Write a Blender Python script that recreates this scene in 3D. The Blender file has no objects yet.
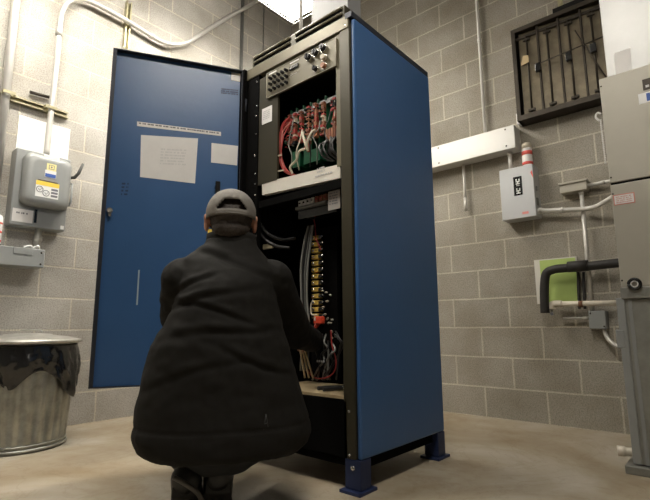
import bpy, bmesh, math, random
from mathutils import Vector, Matrix, noise
random.seed(7)
scene = bpy.context.scene
COL = scene.collection
V = Vector
PI = math.pi

# ------------------------------------------------------------------ camera
CAM = V((-3.2516, -3.2994, 0.6212))
YAW, PITCH, ROLL, FPX = math.radians(41.031), math.radians(9.333), math.radians(-.324), 465.47
cf = V((math.cos(YAW)*math.cos(PITCH), math.sin(YAW)*math.cos(PITCH), math.sin(PITCH)))
r0 = V((math.sin(YAW), -math.cos(YAW), 0)); u0 = r0.cross(cf)
cr = r0*math.cos(ROLL) + u0*math.sin(ROLL); cu = u0*math.cos(ROLL) - r0*math.sin(ROLL)
cam_d = bpy.data.cameras.new('camera'); cam_d.sensor_width = 36; cam_d.sensor_fit = 'HORIZONTAL'
cam_d.lens = FPX*36/650; cam_d.clip_start = .02
cam = bpy.data.objects.new('camera', cam_d); COL.objects.link(cam)
cam.matrix_world = Matrix(((cr.x, cu.x, -cf.x, CAM.x), (cr.y, cu.y, -cf.y, CAM.y), (cr.z, cu.z, -cf.z, CAM.z), (0, 0, 0, 1)))
scene.camera = cam

def ray(x, y): return cf + cr*((x-325)/FPX) + cu*((250-y)/FPX)
def at(x, y, ax, val):
    """point of a plane of known position (X, Y or Z = val) measured from the photograph"""
    d = ray(x, y); i = 'XYZ'.index(ax)
    return CAM + d*((val-CAM[i])/d[i])
def atp(x, y, p, n):
    d = ray(x, y); return CAM + d*((p-CAM).dot(n)/d.dot(n))

# ------------------------------------------------------------------ materials
MATS = {}
def mat(name, col, rough=.6, metal=0., var=.0, vscale=8., bump=0., bscale=60., emis=None, estr=0., spec=.5, alpha=1.):
    if name in MATS: return MATS[name]
    m = bpy.data.materials.new(name); m.use_nodes = True; nt = m.node_tree; b = nt.nodes['Principled BSDF']
    b.inputs['Base Color'].default_value = (*col, 1); b.inputs['Roughness'].default_value = rough
    b.inputs['Metallic'].default_value = metal; b.inputs['Specular IOR Level'].default_value = spec
    if emis: b.inputs['Emission Color'].default_value = (*emis, 1); b.inputs['Emission Strength'].default_value = estr
    if var > 0 or bump > 0:
        g = nt.nodes.new('ShaderNodeNewGeometry')
    if var > 0:
        n = nt.nodes.new('ShaderNodeTexNoise'); n.inputs['Scale'].default_value = vscale; n.inputs['Detail'].default_value = 6; n.inputs['Roughness'].default_value = .65
        nt.links.new(g.outputs['Position'], n.inputs['Vector'])
        r = nt.nodes.new('ShaderNodeValToRGB'); r.color_ramp.elements[0].position = .3; r.color_ramp.elements[1].position = .7
        r.color_ramp.elements[0].color = (*[c*(1-var) for c in col], 1); r.color_ramp.elements[1].color = (*[min(1, c*(1+var)) for c in col], 1)
        nt.links.new(n.outputs['Fac'], r.inputs['Fac']); nt.links.new(r.outputs['Color'], b.inputs['Base Color'])
    if bump > 0:
        n2 = nt.nodes.new('ShaderNodeTexNoise'); n2.inputs['Scale'].default_value = bscale; n2.inputs['Detail'].default_value = 4
        nt.links.new(g.outputs['Position'], n2.inputs['Vector'])
        bp = nt.nodes.new('ShaderNodeBump'); bp.inputs['Strength'].default_value = bump; bp.inputs['Distance'].default_value = .004
        nt.links.new(n2.outputs['Fac'], bp.inputs['Height']); nt.links.new(bp.outputs['Normal'], b.inputs['Normal'])
    MATS[name] = m; return m

def block_material(name, axis, shift, tint, mortar=(.74, .70, .60)):
    m = bpy.data.materials.new(name); m.use_nodes = True; nt = m.node_tree; N = nt.nodes; L = nt.links
    b = N['Principled BSDF']; b.inputs['Roughness'].default_value = .85; b.inputs['Specular IOR Level'].default_value = .25
    g = N.new('ShaderNodeNewGeometry'); s = N.new('ShaderNodeSeparateXYZ'); L.new(g.outputs['Position'], s.inputs[0])
    ad = N.new('ShaderNodeMath'); ad.operation = 'ADD'; ad.inputs[1].default_value = shift + .4064*40; L.new(s.outputs[axis], ad.inputs[0])
    # a little waviness so the joints are not ruler straight
    wn = N.new('ShaderNodeTexNoise'); wn.inputs['Scale'].default_value = 9; wn.inputs['Detail'].default_value = 3; L.new(g.outputs['Position'], wn.inputs['Vector'])
    w1 = N.new('ShaderNodeMath'); w1.operation = 'MULTIPLY_ADD'; w1.inputs[1].default_value = .008; L.new(wn.outputs['Fac'], w1.inputs[0]); L.new(ad.outputs[0], w1.inputs[2])
    w2 = N.new('ShaderNodeMath'); w2.operation = 'MULTIPLY_ADD'; w2.inputs[1].default_value = .008; L.new(wn.outputs['Fac'], w2.inputs[0]); L.new(s.outputs['Z'], w2.inputs[2])
    w3 = N.new('ShaderNodeMath'); w3.operation = 'SUBTRACT'; w3.inputs[1].default_value = .004; L.new(w2.outputs[0], w3.inputs[0])
    c = N.new('ShaderNodeCombineXYZ'); L.new(w1.outputs[0], c.inputs['X']); L.new(w3.outputs[0], c.inputs['Y'])
    br = N.new('ShaderNodeTexBrick'); br.offset = .5; br.offset_frequency = 2; br.squash = 1
    br.inputs['Scale'].default_value = 1; br.inputs['Brick Width'].default_value = .4064; br.inputs['Row Height'].default_value = .2032
    br.inputs['Mortar Size'].default_value = .0062; br.inputs['Mortar Smooth'].default_value = .35; br.inputs['Bias'].default_value = 0
    L.new(c.outputs[0], br.inputs['Vector'])
    br.inputs['Color1'].default_value = (*[v*.96 for v in tint], 1); br.inputs['Color2'].default_value = (*[v*1.05 for v in tint], 1)
    br.inputs['Mortar'].default_value = (*mortar, 1)
    # large stains and fine pores
    n = N.new('ShaderNodeTexNoise'); n.inputs['Scale'].default_value = 2.3; n.inputs['Detail'].default_value = 8; n.inputs['Roughness'].default_value = .6; L.new(g.outputs['Position'], n.inputs['Vector'])
    r = N.new('ShaderNodeValToRGB'); r.color_ramp.elements[0].position = .3; r.color_ramp.elements[0].color = (.68, .65, .60, 1); r.color_ramp.elements[1].position = .65; r.color_ramp.elements[1].color = (1, 1, 1, 1)
    L.new(n.outputs['Fac'], r.inputs['Fac'])
    mx = N.new('ShaderNodeMix'); mx.data_type = 'RGBA'; mx.blend_type = 'MULTIPLY'; mx.inputs['Factor'].default_value = 1
    L.new(br.outputs['Color'], mx.inputs['A']); L.new(r.outputs['Color'], mx.inputs['B'])
    p = N.new('ShaderNodeTexNoise'); p.inputs['Scale'].default_value = 130; p.inputs['Detail'].default_value = 3; p.inputs['Roughness'].default_value = .7; L.new(g.outputs['Position'], p.inputs['Vector'])
    rp = N.new('ShaderNodeValToRGB'); rp.color_ramp.elements[0].position = .33; rp.color_ramp.elements[0].color = (.50, .48, .44, 1); rp.color_ramp.elements[1].position = .56; rp.color_ramp.elements[1].color = (1.04, 1.04, 1.04, 1)
    L.new(p.outputs['Fac'], rp.inputs['Fac'])
    mx2 = N.new('ShaderNodeMix'); mx2.data_type = 'RGBA'; mx2.blend_type = 'MULTIPLY'; mx2.inputs['Factor'].default_value = .75
    L.new(mx.outputs['Result'], mx2.inputs['A']); L.new(rp.outputs['Color'], mx2.inputs['B'])
    L.new(mx2.outputs['Result'], b.inputs['Base Color'])
    bp = N.new('ShaderNodeBump'); bp.inputs['Strength'].default_value = .45; bp.inputs['Distance'].default_value = .004; bp.invert = True
    L.new(br.outputs['Fac'], bp.inputs['Height'])
    bp2 = N.new('ShaderNodeBump'); bp2.inputs['Strength'].default_value = .5; bp2.inputs['Distance'].default_value = .0025
    L.new(p.outputs['Fac'], bp2.inputs['Height']); L.new(bp.outputs['Normal'], bp2.inputs['Normal']); L.new(bp2.outputs['Normal'], b.inputs['Normal'])
    return m

def floor_material():
    m = bpy.data.materials.new('stained_concrete'); m.use_nodes = True; nt = m.node_tree; N = nt.nodes; L = nt.links
    b = N['Principled BSDF']; g = N.new('ShaderNodeNewGeometry')
    def nz(scale, detail, dist=0., rough=.6):
        n = N.new('ShaderNodeTexNoise'); n.inputs['Scale'].default_value = scale; n.inputs['Detail'].default_value = detail
        n.inputs['Distortion'].default_value = dist; n.inputs['Roughness'].default_value = rough; L.new(g.outputs['Position'], n.inputs['Vector']); return n
    def ramp(n, *st):
        r = N.new('ShaderNodeValToRGB'); e = r.color_ramp.elements
        e[0].position, e[0].color = st[0][0], (*st[0][1], 1); e[1].position, e[1].color = st[-1][0], (*st[-1][1], 1)
        for s_ in st[1:-1]: q = e.new(s_[0]); q.color = (*s_[1], 1)
        L.new(n.outputs['Fac'], r.inputs['Fac']); return r
    a = ramp(nz(1.1, 9, 1.2), (.32, (.27, .205, .125)), (.5, (.36, .305, .225)), (.68, (.45, .415, .35)))
    v = ramp(nz(2.1, 9, 2.2, .62), (.40, (1, 1, 1)), (.475, (.97, .96, .94)), (.5, (.60, .52, .41)), (.525, (.97, .96, .93)), (.62, (1, 1, 1)))
    s = ramp(nz(40, 5), (.22, (.45, .4, .34)), (.34, (1, 1, 1)))
    def mul(x, y, f):
        q = N.new('ShaderNodeMix'); q.data_type = 'RGBA'; q.blend_type = 'MULTIPLY'; q.inputs['Factor'].default_value = f
        L.new(x, q.inputs['A']); L.new(y, q.inputs['B']); return q.outputs['Result']
    c = mul(mul(a.outputs['Color'], v.outputs['Color'], .28), s.outputs['Color'], .8)
    L.new(c, b.inputs['Base Color'])
    rr = nz(3, 5); mr = N.new('ShaderNodeMapRange'); mr.inputs['To Min'].default_value = .38; mr.inputs['To Max'].default_value = .62
    L.new(rr.outputs['Fac'], mr.inputs['Value']); L.new(mr.outputs[0], b.inputs['Roughness'])
    b.inputs['Specular IOR Level'].default_value = .35
    bp = N.new('ShaderNodeBump'); bp.inputs['Strength'].default_value = .25; bp.inputs['Distance'].default_value = .004
    L.new(nz(14, 6).outputs['Fac'], bp.inputs['Height']); L.new(bp.outputs['Normal'], b.inputs['Normal'])
    return m

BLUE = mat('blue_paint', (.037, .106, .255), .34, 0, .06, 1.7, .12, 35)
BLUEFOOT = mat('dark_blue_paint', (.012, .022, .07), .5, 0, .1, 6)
OLIVE = mat('olive_grey_steel', (.050, .044, .026), .42, .35, .1, 5)
OLIVELT = mat('control_plate', (.155, .137, .09), .45, .2, .05, 9)
BLACK = mat('black_paint', (.004, .0038, .0035), .8, spec=.04)
BLACKG = mat('black_gloss', (.012, .012, .012), .25)
EDGE = mat('dark_steel_edge', (.03, .034, .045), .45, .4)
PAPER = mat('white_paper', (.80, .78, .76), .8, 0, .03, 20)
PAPERLT = mat('clean_paper', (.88, .88, .86), .8)
INK = mat('grey_ink', (.18, .18, .2), .8)
INKLT = mat('faded_ink', (.52, .51, .5), .8)
GALV = mat('galvanised_steel', (.50, .49, .45), .42, .75, .22, 14, .1, 40)
CANM = mat('galvanised_can', (.36, .36, .32), .42, .7, .3, 11, .15, 30)
CONDUIT = mat('conduit_paint', (.62, .60, .56), .4, .3, .06, 12)
CONDUITW = mat('white_conduit', (.80, .78, .74), .45)
GREYBOX = mat('grey_enamel', (.31, .32, .31), .4, .1, .04, 9)
GREYDK = mat('dark_grey_enamel', (.17, .17, .155), .5, .1, .08, 12)
GREYLT = mat('light_grey_enamel', (.52, .53, .54), .45, .1, .03, 8)
BEIGE = mat('beige_sheet_metal', (.41, .385, .32), .45, .1, .05, 3)
DUCTM = mat('pale_duct_metal', (.44, .44, .43), .4, .25, .06, 4)
LOWGAL = mat('weathered_galvanised', (.30, .30, .27), .5, .5, .18, 10, .15, 18)
STRUT = mat('zinc_strut', (.46, .42, .27), .4, .7, .25, 30)
BRONZE = mat('dark_bronze', (.045, .036, .026), .5, .5, .25, 14)
SLAT = mat('tarnished_slat', (.17, .14, .09), .45, .35, .35, 9)
BRASS = mat('brass', (.70, .47, .10), .4, .3, .2, 40)
CHROME = mat('chrome', (.75, .74, .7), .25, .9)
RED = mat('red_plastic', (.62, .055, .02), .4)
REDINS = mat('red_insulation', (.36, .035, .03), .5)
ORANGE = mat('orange_component', (.30, .12, .055), .5)
BROWN = mat('brown_component', (.22, .07, .035), .5)
GREENB = mat('green_circuit_board', (.010, .085, .038), .4, 0, .3, 60)
CREAM = mat('cream_insulation', (.62, .56, .44), .55)
GREYW = mat('grey_insulation', (.20, .20, .18), .55)
BLACKW = mat('black_insulation', (.014, .013, .012), .4)
FOAM = mat('black_pipe_insulation', (.018, .016, .014), .6, 0, .3, 40)
PVC = mat('white_pvc', (.72, .66, .55), .45, 0, .12, 25)
GREEN = mat('yellow_green_paint', (.43, .56, .17), .7, 0, .08, 9)
BOARDW = mat('white_board', (.66, .64, .58), .7)
CARD = mat('tan_board', (.52, .40, .23), .8, 0, .1, 20)
YELLOW = mat('yellow_label', (.85, .62, .08), .6)
YELLOWP = mat('pale_yellow_label', (.85, .76, .35), .6)
BLUEL = mat('blue_label', (.05, .12, .42), .6)
REDL = mat('red_label', (.70, .10, .08), .6)
BAG = mat('black_bin_liner', (.010, .010, .010), .22, 0, 0, 1, .5, 22, spec=.8)
JACKET = mat('black_softshell', (.0095, .0085, .0068), .8, 0, .12, 30, .25, 420, spec=.22)
TROUSER = mat('black_trousers', (.012, .012, .012), .85)
BOOTL = mat('black_boot_leather', (.014, .013, .012), .38, 0, .2, 40)
RUBBER = mat('boot_rubber', (.018, .017, .015), .7)
SKIN = mat('skin', (.46, .22, .145), .5, 0, .08, 30)
HAIR = mat('dark_brown_hair', (.035, .024, .017), .6, 0, .4, 180, .6, 260)
CAPM = mat('grey_cap_cloth', (.18, .165, .145), .85, 0, .1, 60, .35, 380)
EYEW = mat('eye_white', (.8, .78, .75), .3)
TUBE = mat('lamp_diffuser', (.9, .9, .85), .5, emis=(1, .945, .85), estr=33)
LAMPW = mat('lamp_white_enamel', (.82, .82, .80), .4)
CEIL = mat('painted_deck', (.26, .25, .23), .8, 0, .06, 2)
LEFTW = block_material('left_block', 'X', 2.0154, (.545, .525, .485))  # tint raised above the right wall's to stand in for stronger light here
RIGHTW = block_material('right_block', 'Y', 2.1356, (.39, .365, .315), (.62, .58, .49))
DARKW = mat('dark_painted_block', (.17, .16, .15), .8, 0, .1, 3)
FLOORM = floor_material()

# ------------------------------------------------------------------ mesh helpers
class MB:
    def __init__(s): s.b = bmesh.new(); s.mats = []
    def mi(s, m):
        if m not in s.mats: s.mats.append(m)
        return s.mats.index(m)
    def face(s, vs, mi=0, smooth=False):
        try: f = s.b.faces.new(vs)
        except ValueError: return None
        f.material_index = mi; f.smooth = smooth; return f
    def box(s, lo, hi, m=None, bev=0.):
        x0, y0, z0 = [min(a, b) for a, b in zip(lo, hi)]; x1, y1, z1 = [max(a, b) for a, b in zip(lo, hi)]
        return s.hexa([V((x0, y0, z0)), V((x1, y0, z0)), V((x1, y1, z0)), V((x0, y1, z0)), V((x0, y0, z1)), V((x1, y0, z1)), V((x1, y1, z1)), V((x0, y1, z1))], m, bev)
    def hexa(s, p, m=None, bev=0.):
        i = s.mi(m); v = [s.b.verts.new(q) for q in p]
        fs = [s.face([v[j] for j in q], i) for q in ((0, 3, 2, 1), (4, 5, 6, 7), (0, 1, 5, 4), (1, 2, 6, 5), (2, 3, 7, 6), (3, 0, 4, 7))]
        if bev > 0:
            es = {e for f in fs for e in f.edges}
            r = bmesh.ops.bevel(s.b, geom=list(es), offset=bev, segments=2, affect='EDGES', profile=.5)
            for f in r['faces']: f.material_index = i
        return s
    def obox(s, o, u, v, n, w, h, d, m=None, bev=0.):
        """box with one corner at o spanning w along u, h along v, d along n"""
        o = V(o); a = u*w; b = v*h; c = n*d
        return s.hexa([o, o+a, o+a+b, o+b, o+c, o+a+c, o+a+b+c, o+b+c], m, bev)
    def tube(s, pts, r, m=None, seg=10, cap=True, smooth=True):
        i = s.mi(m); pts = [V(p) for p in pts]; n = len(pts)
        rs = r if isinstance(r, (list, tuple)) else [r]*n
        t0 = (pts[1]-pts[0]).normalized(); up = V((0, 0, 1)) if abs(t0.z) < .9 else V((1, 0, 0))
        x = t0.cross(up).normalized(); rings = []
        for k in range(n):
            t = (pts[min(k+1, n-1)]-pts[max(k-1, 0)])
            t = t.normalized() if t.length > 1e-9 else t0
            x = (x - t*x.dot(t)); x = x.normalized() if x.length > 1e-6 else t.orthogonal().normalized(); y = t.cross(x)
            rings.append([s.b.verts.new(pts[k] + (x*math.cos(2*PI*j/seg) + y*math.sin(2*PI*j/seg))*rs[k]) for j in range(seg)])
        for k in range(n-1):
            for j in range(seg): s.face([rings[k][j], rings[k][(j+1) % seg], rings[k+1][(j+1) % seg], rings[k+1][j]], i, smooth)
        if cap: s.face(rings[0][::-1], i); s.face(rings[-1], i)
        return s
    def cyl(s, a, b, r, m=None, seg=16, r2=None): return s.tube([a, b], [r, r if r2 is None else r2], m, seg)
    def lathe(s, c, prof, m=None, seg=32, squash=(1, 1), smooth=True, cap=True, wob=None):
        i = s.mi(m); c = V(c); rings = []
        for (r, z) in prof:
            rings.append([s.b.verts.new(c + V((math.cos(2*PI*j/seg)*r*squash[0]*(wob(2*PI*j/seg, z) if wob else 1), math.sin(2*PI*j/seg)*r*squash[1]*(wob(2*PI*j/seg, z) if wob else 1), z))) for j in range(seg)])
        for k in range(len(rings)-1):
            for j in range(seg): s.face([rings[k][j], rings[k][(j+1) % seg], rings[k+1][(j+1) % seg], rings[k+1][j]], i, smooth)
        if cap: s.face(rings[0][::-1], i, smooth); s.face(rings[-1], i, smooth)
        return s
    def ell(s, c, r, m=None, rot=None, seg=20, rings=12):
        i = s.mi(m); c = V(c); R = rot or Matrix.Identity(3); g = []
        for a in range(1, rings):
            th = PI*a/rings
            g.append([s.b.verts.new(c + R @ V((r[0]*math.sin(th)*math.cos(2*PI*j/seg), r[1]*math.sin(th)*math.sin(2*PI*j/seg), r[2]*math.cos(th)))) for j in range(seg)])
        t = s.b.verts.new(c + R @ V((0, 0, r[2]))); b = s.b.verts.new(c + R @ V((0, 0, -r[2])))
        for k in range(len(g)-1):
            for j in range(seg): s.face([g[k][j], g[k+1][j], g[k+1][(j+1) % seg], g[k][(j+1) % seg]], i, True)
        for j in range(seg):
            s.face([t, g[0][j], g[0][(j+1) % seg]], i, True); s.face([b, g[-1][(j+1) % seg], g[-1][j]], i, True)
        return s
    def caps(s, p, q, r1, r2, m=None, seg=16):
        """tapered capsule"""
        p = V(p); q = V(q); d = (q-p); L_ = d.length; t = d/L_; pts = []; rs = []
        for k in range(5): a = PI/2*(1-k/4); pts.append(p - t*r1*math.sin(a)); rs.append(max(1e-4, r1*math.cos(a)))
        for k in range(5): a = PI/2*(k/4); pts.append(q + t*r2*math.sin(a)); rs.append(max(1e-4, r2*math.cos(a)))
        return s.tube(pts, rs, m, seg)
    def rings(s, rr, m=None, cap=True):
        i = s.mi(m); g = [[s.b.verts.new(p) for p in r] for r in rr]; n = len(g[0])
        for k in range(len(g)-1):
            for j in range(n): s.face([g[k][j], g[k][(j+1) % n], g[k+1][(j+1) % n], g[k+1][j]], i, True)
        if cap: s.face(g[0][::-1], i); s.face(g[-1], i)
        return s
    def build(s, name, m=None, parent=None, base=True):
        bmesh.ops.recalc_face_normals(s.b, faces=s.b.faces[:])
        me = bpy.data.meshes.new(name)
        if parent is not None: org = world_loc(parent)
        else:
            xs = [v.co.x for v in s.b.verts]; ys = [v.co.y for v in s.b.verts]; zs = [v.co.z for v in s.b.verts]
            org = V(((min(xs)+max(xs))/2, (min(ys)+max(ys))/2, min(zs)))
        for v in s.b.verts: v.co -= org
        s.b.to_mesh(me); s.b.free()
        ms = s.mats if s.mats else [m]
        for q in ms: me.materials.append(q if q else m)
        o = bpy.data.objects.new(name, me); COL.objects.link(o)
        if parent is not None: o.parent = parent
        else: o.location = org
        return o
WL = {}
def world_loc(o):
    p = V((0, 0, 0))
    while o is not None: p += V(o.location); o = o.parent
    return p
def tag(o, label, cat, group=None, kind=None):
    o['label'] = label; o['category'] = cat
    if group: o['group'] = group
    if kind: o['kind'] = kind
    return o
def thing(name, loc, label, cat, group=None):
    o = bpy.data.objects.new(name, None); o.empty_display_size = .05; COL.objects.link(o); o.location = loc
    return tag(o, label, cat, group)
def struct(name, mb, m, parent=None):
    o = mb.build(name, m, parent)
    if parent is None: o['kind'] = 'structure'
    return o
def bez(pts, n=8):
    """smooth path through points (catmull-rom)"""
    P = [V(p) for p in pts]; out = []
    for i in range(len(P)-1):
        a = P[i-1] if i > 0 else P[0]*2-P[1]; b = P[i]; c = P[i+1]; d = P[i+2] if i+2 < len(P) else P[-1]*2-P[-2]
        for k in range(n):
            t = k/n; out.append(.5*((2*b) + (c-a)*t + (2*a-5*b+4*c-d)*t*t + (3*b-a-3*c+d)*t**3))
    out.append(P[-1]); return out
X, Y, Z = V((1, 0, 0)), V((0, 1, 0)), V((0, 0, 1))
def dashes(mb, o, u, v, n, w, h, rows, m, seed=1, fill=.6):
    """illegible small print: rows of short strokes"""
    rnd = random.Random(seed); rh = h/rows
    for r in range(rows):
        x = 0
        while x < w*.97:
            L_ = min(rnd.uniform(.25, 1.3)*rh*.8, w-x)
            mb.obox(o + u*x + v*(rh*(r+.25)), u, v, n, L_, rh*.5, .0006, m); x += L_ + rh*rnd.choice([.15, .15, .5])
    return mb

# ================================================================== ROOM
struct('floor', MB().box((-6.2, -6.2, -.1), (.2, .2, 0)), FLOORM)
struct('ceiling', MB().box((-6.2, -6.2, 4.1), (.2, .2, 4.2)), CEIL)
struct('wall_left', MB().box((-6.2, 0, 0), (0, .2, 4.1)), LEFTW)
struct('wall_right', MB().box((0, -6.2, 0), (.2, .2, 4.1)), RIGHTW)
struct('wall_back', MB().box((-6.2, -6.2, 0), (-6.0, 0, 4.1)), DARKW)
struct('wall_near', MB().box((-6.0, -6.2, 0), (0, -6.0, 4.1)), DARKW)

# ================================================================== LAMPS
LAMP3 = .92
def fixture(x0, x1, y0, y1, z, label, group=None, power=1):
    dm = TUBE if power == 1 else mat('dim_lamp_diffuser', (.9, .9, .85), .5, emis=(1, .945, .85), estr=30*power)
    t = thing('fluorescent_lamp', ((x0+x1)/2, (y0+y1)/2, z), label, 'lamp', group)
    m = MB(); m.box((x0, y0, z+.03), (x1, y1, z+.10), None, .01); m.build('housing', LAMPW, t)
    m = MB(); m.box((x0+.02, y0+.02, z), (x1-.02, y1-.02, z+.028)); m.build('diffuser', dm, t)
    m = MB(); n = int((x1-x0)/.035)
    for k in range(n+1):
        xx = x0 + (x1-x0)*k/n
        m.tube([(xx, y0, z+.03), (xx, y0-.003, z-.012), (xx, y1+.003, z-.012), (xx, y1, z+.03)], .0018, None, 5)
    for yy in (y0, y1): m.tube([(x0, yy, z-.012), (x1, yy, z-.012)], .0025, None, 5)
    m.build('wire_guard', LAMPW, t)
    for xx in (x0+.15, x1-.15): m = MB(); m.cyl((xx, (y0+y1)/2, z+.10), (xx, (y0+y1)/2, 4.1), .006, None, 8); m.build('hanger_rod', GALV, t)
    return t
fixture(-1.90, -.68, -1.02, -.72, 3.2, 'glaring fluorescent lamp with wire guard hanging above the blue cabinet')
fixture(-3.30, -2.05, -1.02, -.72, 3.2, 'fluorescent lamp hung in line with the glaring one, above the trash can side')
fixture(-3.40, -2.15, -3.05, -2.75, 3.05, 'unseen fluorescent lamp with wire guard overhead, placed to light the open door and cabinet side', power=LAMP3)  # out-of-view lamp added to brighten the tops of door and side panel

w = bpy.data.worlds.new('World'); scene.world = w; w.use_nodes = True
w.node_tree.nodes['Background'].inputs[0].default_value = (1, .93, .82, 1); w.node_tree.nodes['Background'].inputs[1].default_value = .02

# ================================================================== CONTROL CABINET
X0, X1, Y0, Y1 = -1.77, -1.09, -2.18, -1.46        # front, rear, right side, left side
ZT = 1.985; ZB = .12
cab = thing('control_cabinet', ((X0+X1)/2, (Y0+Y1)/2, 0), 'tall blue steel control cabinet with open door and exposed wiring', 'cabinet')
m = MB(); m.box((X0+.008, Y0, ZB), (X1, Y0+.02, ZT-.02), None, .008); m.build('side_panel', BLUE, cab)
m = MB(); m.box((X0+.01, Y1-.02, ZB), (X1, Y1, ZT-.02), None, .004); m.build('side_panel', BLACK, cab)
m = MB(); m.box((X1-.02, Y0+.02, ZB), (X1, Y1-.02, ZT-.02)); m.build('back_panel', BLACK, cab)
m = MB(); m.box((X0+.02, Y0+.02, ZT-.03), (X1, Y1-.02, ZT-.012)); m.build('top_panel', OLIVE, cab)
m = MB(); m.box((X0+.02, Y0+.02, ZB), (X1-.02, Y1-.02, ZB+.02)); m.build('bottom_panel', BLACK, cab)
# front frame
m = MB(); m.box((X0, -2.158, ZB), (X0+.03, -2.102, ZT), None, .003); m.build('front_post', OLIVE, cab)
m = MB(); m.box((X0, -1.56, ZB), (X0+.03, Y1, ZT), None, .003); m.build('front_post', BLACK, cab)
m = MB(); m.box((X0+.012, -2.172, ZB), (X0+.03, -2.158, ZT)); m.build('gasket_channel', BLACKG, cab)
m = MB(); m.box((X0-.004, -2.155, 1.925), (X0+.03, Y1, ZT), None, .003); m.build('header', mat('toplit_olive_steel', (.15, .132, .088), .4, .3, .12, 6), cab)  # header paler than the posts: stronger light near the top put into its colour
m = MB(); m.box((X0, -2.12, ZB), (X0+.03, -1.55, .335), None, .003); m.build('kick_panel', BLACK, cab)
for z in (1.955, .31, .15): m = MB(); m.ell((X0-.002, -2.138 if z > 1 else -2.13, z-.015), (.004, .006, .006), None, None, 10, 6); m.build('screw', CHROME, cab)
for (px, py) in ((257, 82), (257, 106), (256, 116), (256, 134), (255, 156), (255, 174), (255, 184), (255, 195), (256, 236)):
    p = at(px, py, 'X', X0-.003); m = MB(); m.ell(p, (.003, .005, .005), None, None, 8, 5); m.build('screw', CHROME, cab)
# crown with louvred slots
cr_z0, cr_z1 = ZT-.005, ZT+.062
m = MB(); m.box((X0+.0, -2.135, cr_z0), (X1-.02, -1.50, cr_z1), None, .004); m.build('vent_crown', OLIVE, cab)
m = MB(); m.box((X0-.006, Y0+.004, ZT-.018), (X1, -2.138, ZT+.012), None, .003); m.build('crown_edge', EDGE, cab)
for (ya, yb) in ((-1.52, -1.79), (-1.83, -2.12)):
    m = MB()
    for z in (cr_z0+.018, cr_z0+.046): m.box((X0-.003, ya, z-.006), (X0+.004, yb, z+.004))
    v = m.build('vent_slot', BLACK, cab)
    m = MB()
    for z in (cr_z0+.027, cr_z0+.055): m.tube([(X0-.004, ya, z), (X0-.004, yb, z)], .006, None, 8)
    m.build('louvre_lip', OLIVELT, v)
# feet
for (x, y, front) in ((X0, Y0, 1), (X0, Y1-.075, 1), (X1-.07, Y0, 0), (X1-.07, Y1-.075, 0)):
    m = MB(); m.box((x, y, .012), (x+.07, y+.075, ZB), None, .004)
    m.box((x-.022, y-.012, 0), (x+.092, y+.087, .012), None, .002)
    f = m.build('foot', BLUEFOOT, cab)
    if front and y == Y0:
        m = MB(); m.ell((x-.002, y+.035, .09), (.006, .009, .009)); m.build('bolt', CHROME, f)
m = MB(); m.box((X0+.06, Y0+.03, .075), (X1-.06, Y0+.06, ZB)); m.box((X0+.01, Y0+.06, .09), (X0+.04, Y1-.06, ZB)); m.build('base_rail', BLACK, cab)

# inner filler plates and shelf
m = MB(); m.box((X0+.004, -1.70, 1.325), (X0+.018, -1.56, 1.90)); m.build('filler_plate', OLIVE, cab)
m = MB(); m.box((X0+.004, -2.104, 1.30), (X0+.012, -2.078, 1.92)); m.build('filler_plate', OLIVELT, cab)
p0 = at(262, 125, 'X', X0+.002); p1 = at(272, 105, 'X', X0+.002)
m = MB(); m.box((X0+.001, p1.y, p0.z), (X0+.003, p0.y, p1.z)); q = m.build('note', PAPER, cab)
m = MB(); dashes(m, V((X0+.0006, p0.y-.01, p0.z+.02)), -Y, Z, -X, abs(p1.y-p0.y)*.7, .05, 5, None, 5); m.build('print', INKLT, q)

# control plate with knobs
YA, YB, ZA, ZC = -1.625, -2.085, 1.768, 1.905
m = MB(); m.box((X0-.004, YB, ZA), (X0+.01, YA, ZC), None, .002); cp = m.build('control_plate', OLIVELT, cab)
m = MB()
for a, b in (((YA, ZA), (YB, ZA)), ((YB, ZA), (YB, ZC)), ((YA, ZA), (YA, ZC)), ((YA, ZC), (YB, ZC))):
    m.tube([(X0-.005, a[0], a[1]), (X0-.005, b[0], b[1])], .0022, None, 4)
m.build('bright_edge', mat('dull_edge', (.5, .47, .38), .6), cp)
def onp(u, v): return V((X0-.004, YA+(YB-YA)*u, ZC-(ZC-ZA)*v))
for r_ in range(3):
    for c_ in range(5):
        p = onp(.075+c_*.062, .30+r_*.235)
        m = MB(); m.cyl(p, p-X*.016, .0088, None, 10, .0072); m.cyl(p-X*.016, p-X*.02, .005, None, 8); m.build('push_button', BLACKG, cp)
for (u, v, r, mm) in ((.645, .24, .016, BLACKG), (.745, .22, .016, BLACKG), (.845, .18, .016, BLACKG), (.86, .55, .014, CREAM), (.745, .80, .013, BLACKG), (.86, .86, .014, ORANGE)):
    p = onp(u, v); m = MB(); m.cyl(p, p-X*.006, r*1.15, CHROME, 16); m.cyl(p-X*.006, p-X*.022, r, mm, 16, r*.85)
    if mm is BLACKG: m.box(p-X*.022+V((-.004, -.003, -r*.7)), p-X*.022+V((0, .003, r*.7)), BLACKG)
    m.build('rotary_knob' if mm is BLACKG else 'indicator_lamp', None, cp)
p = onp(.43, .30); m = MB(); m.box(p-V((.006, .03, .011)), p+V((0, .03, .011)), None, .002); c_ = m.build('counter', BLACKG, cp)
m = MB()
for k in range(5): m.box(p+V((-.0066, -.024+k*.0105, -.005)), p+V((-.006, -.018+k*.0105, .005)))
m.build('digit_wheel', INKLT, c_)
m = MB(); p = onp(.43, .09); m.box(p-V((.001, .03, .003)), p+V((0, .03, .004))); p = onp(.09, .08); m.box(p-V((.001, .03, .004)), p+V((0, .025, .004)))
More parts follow.
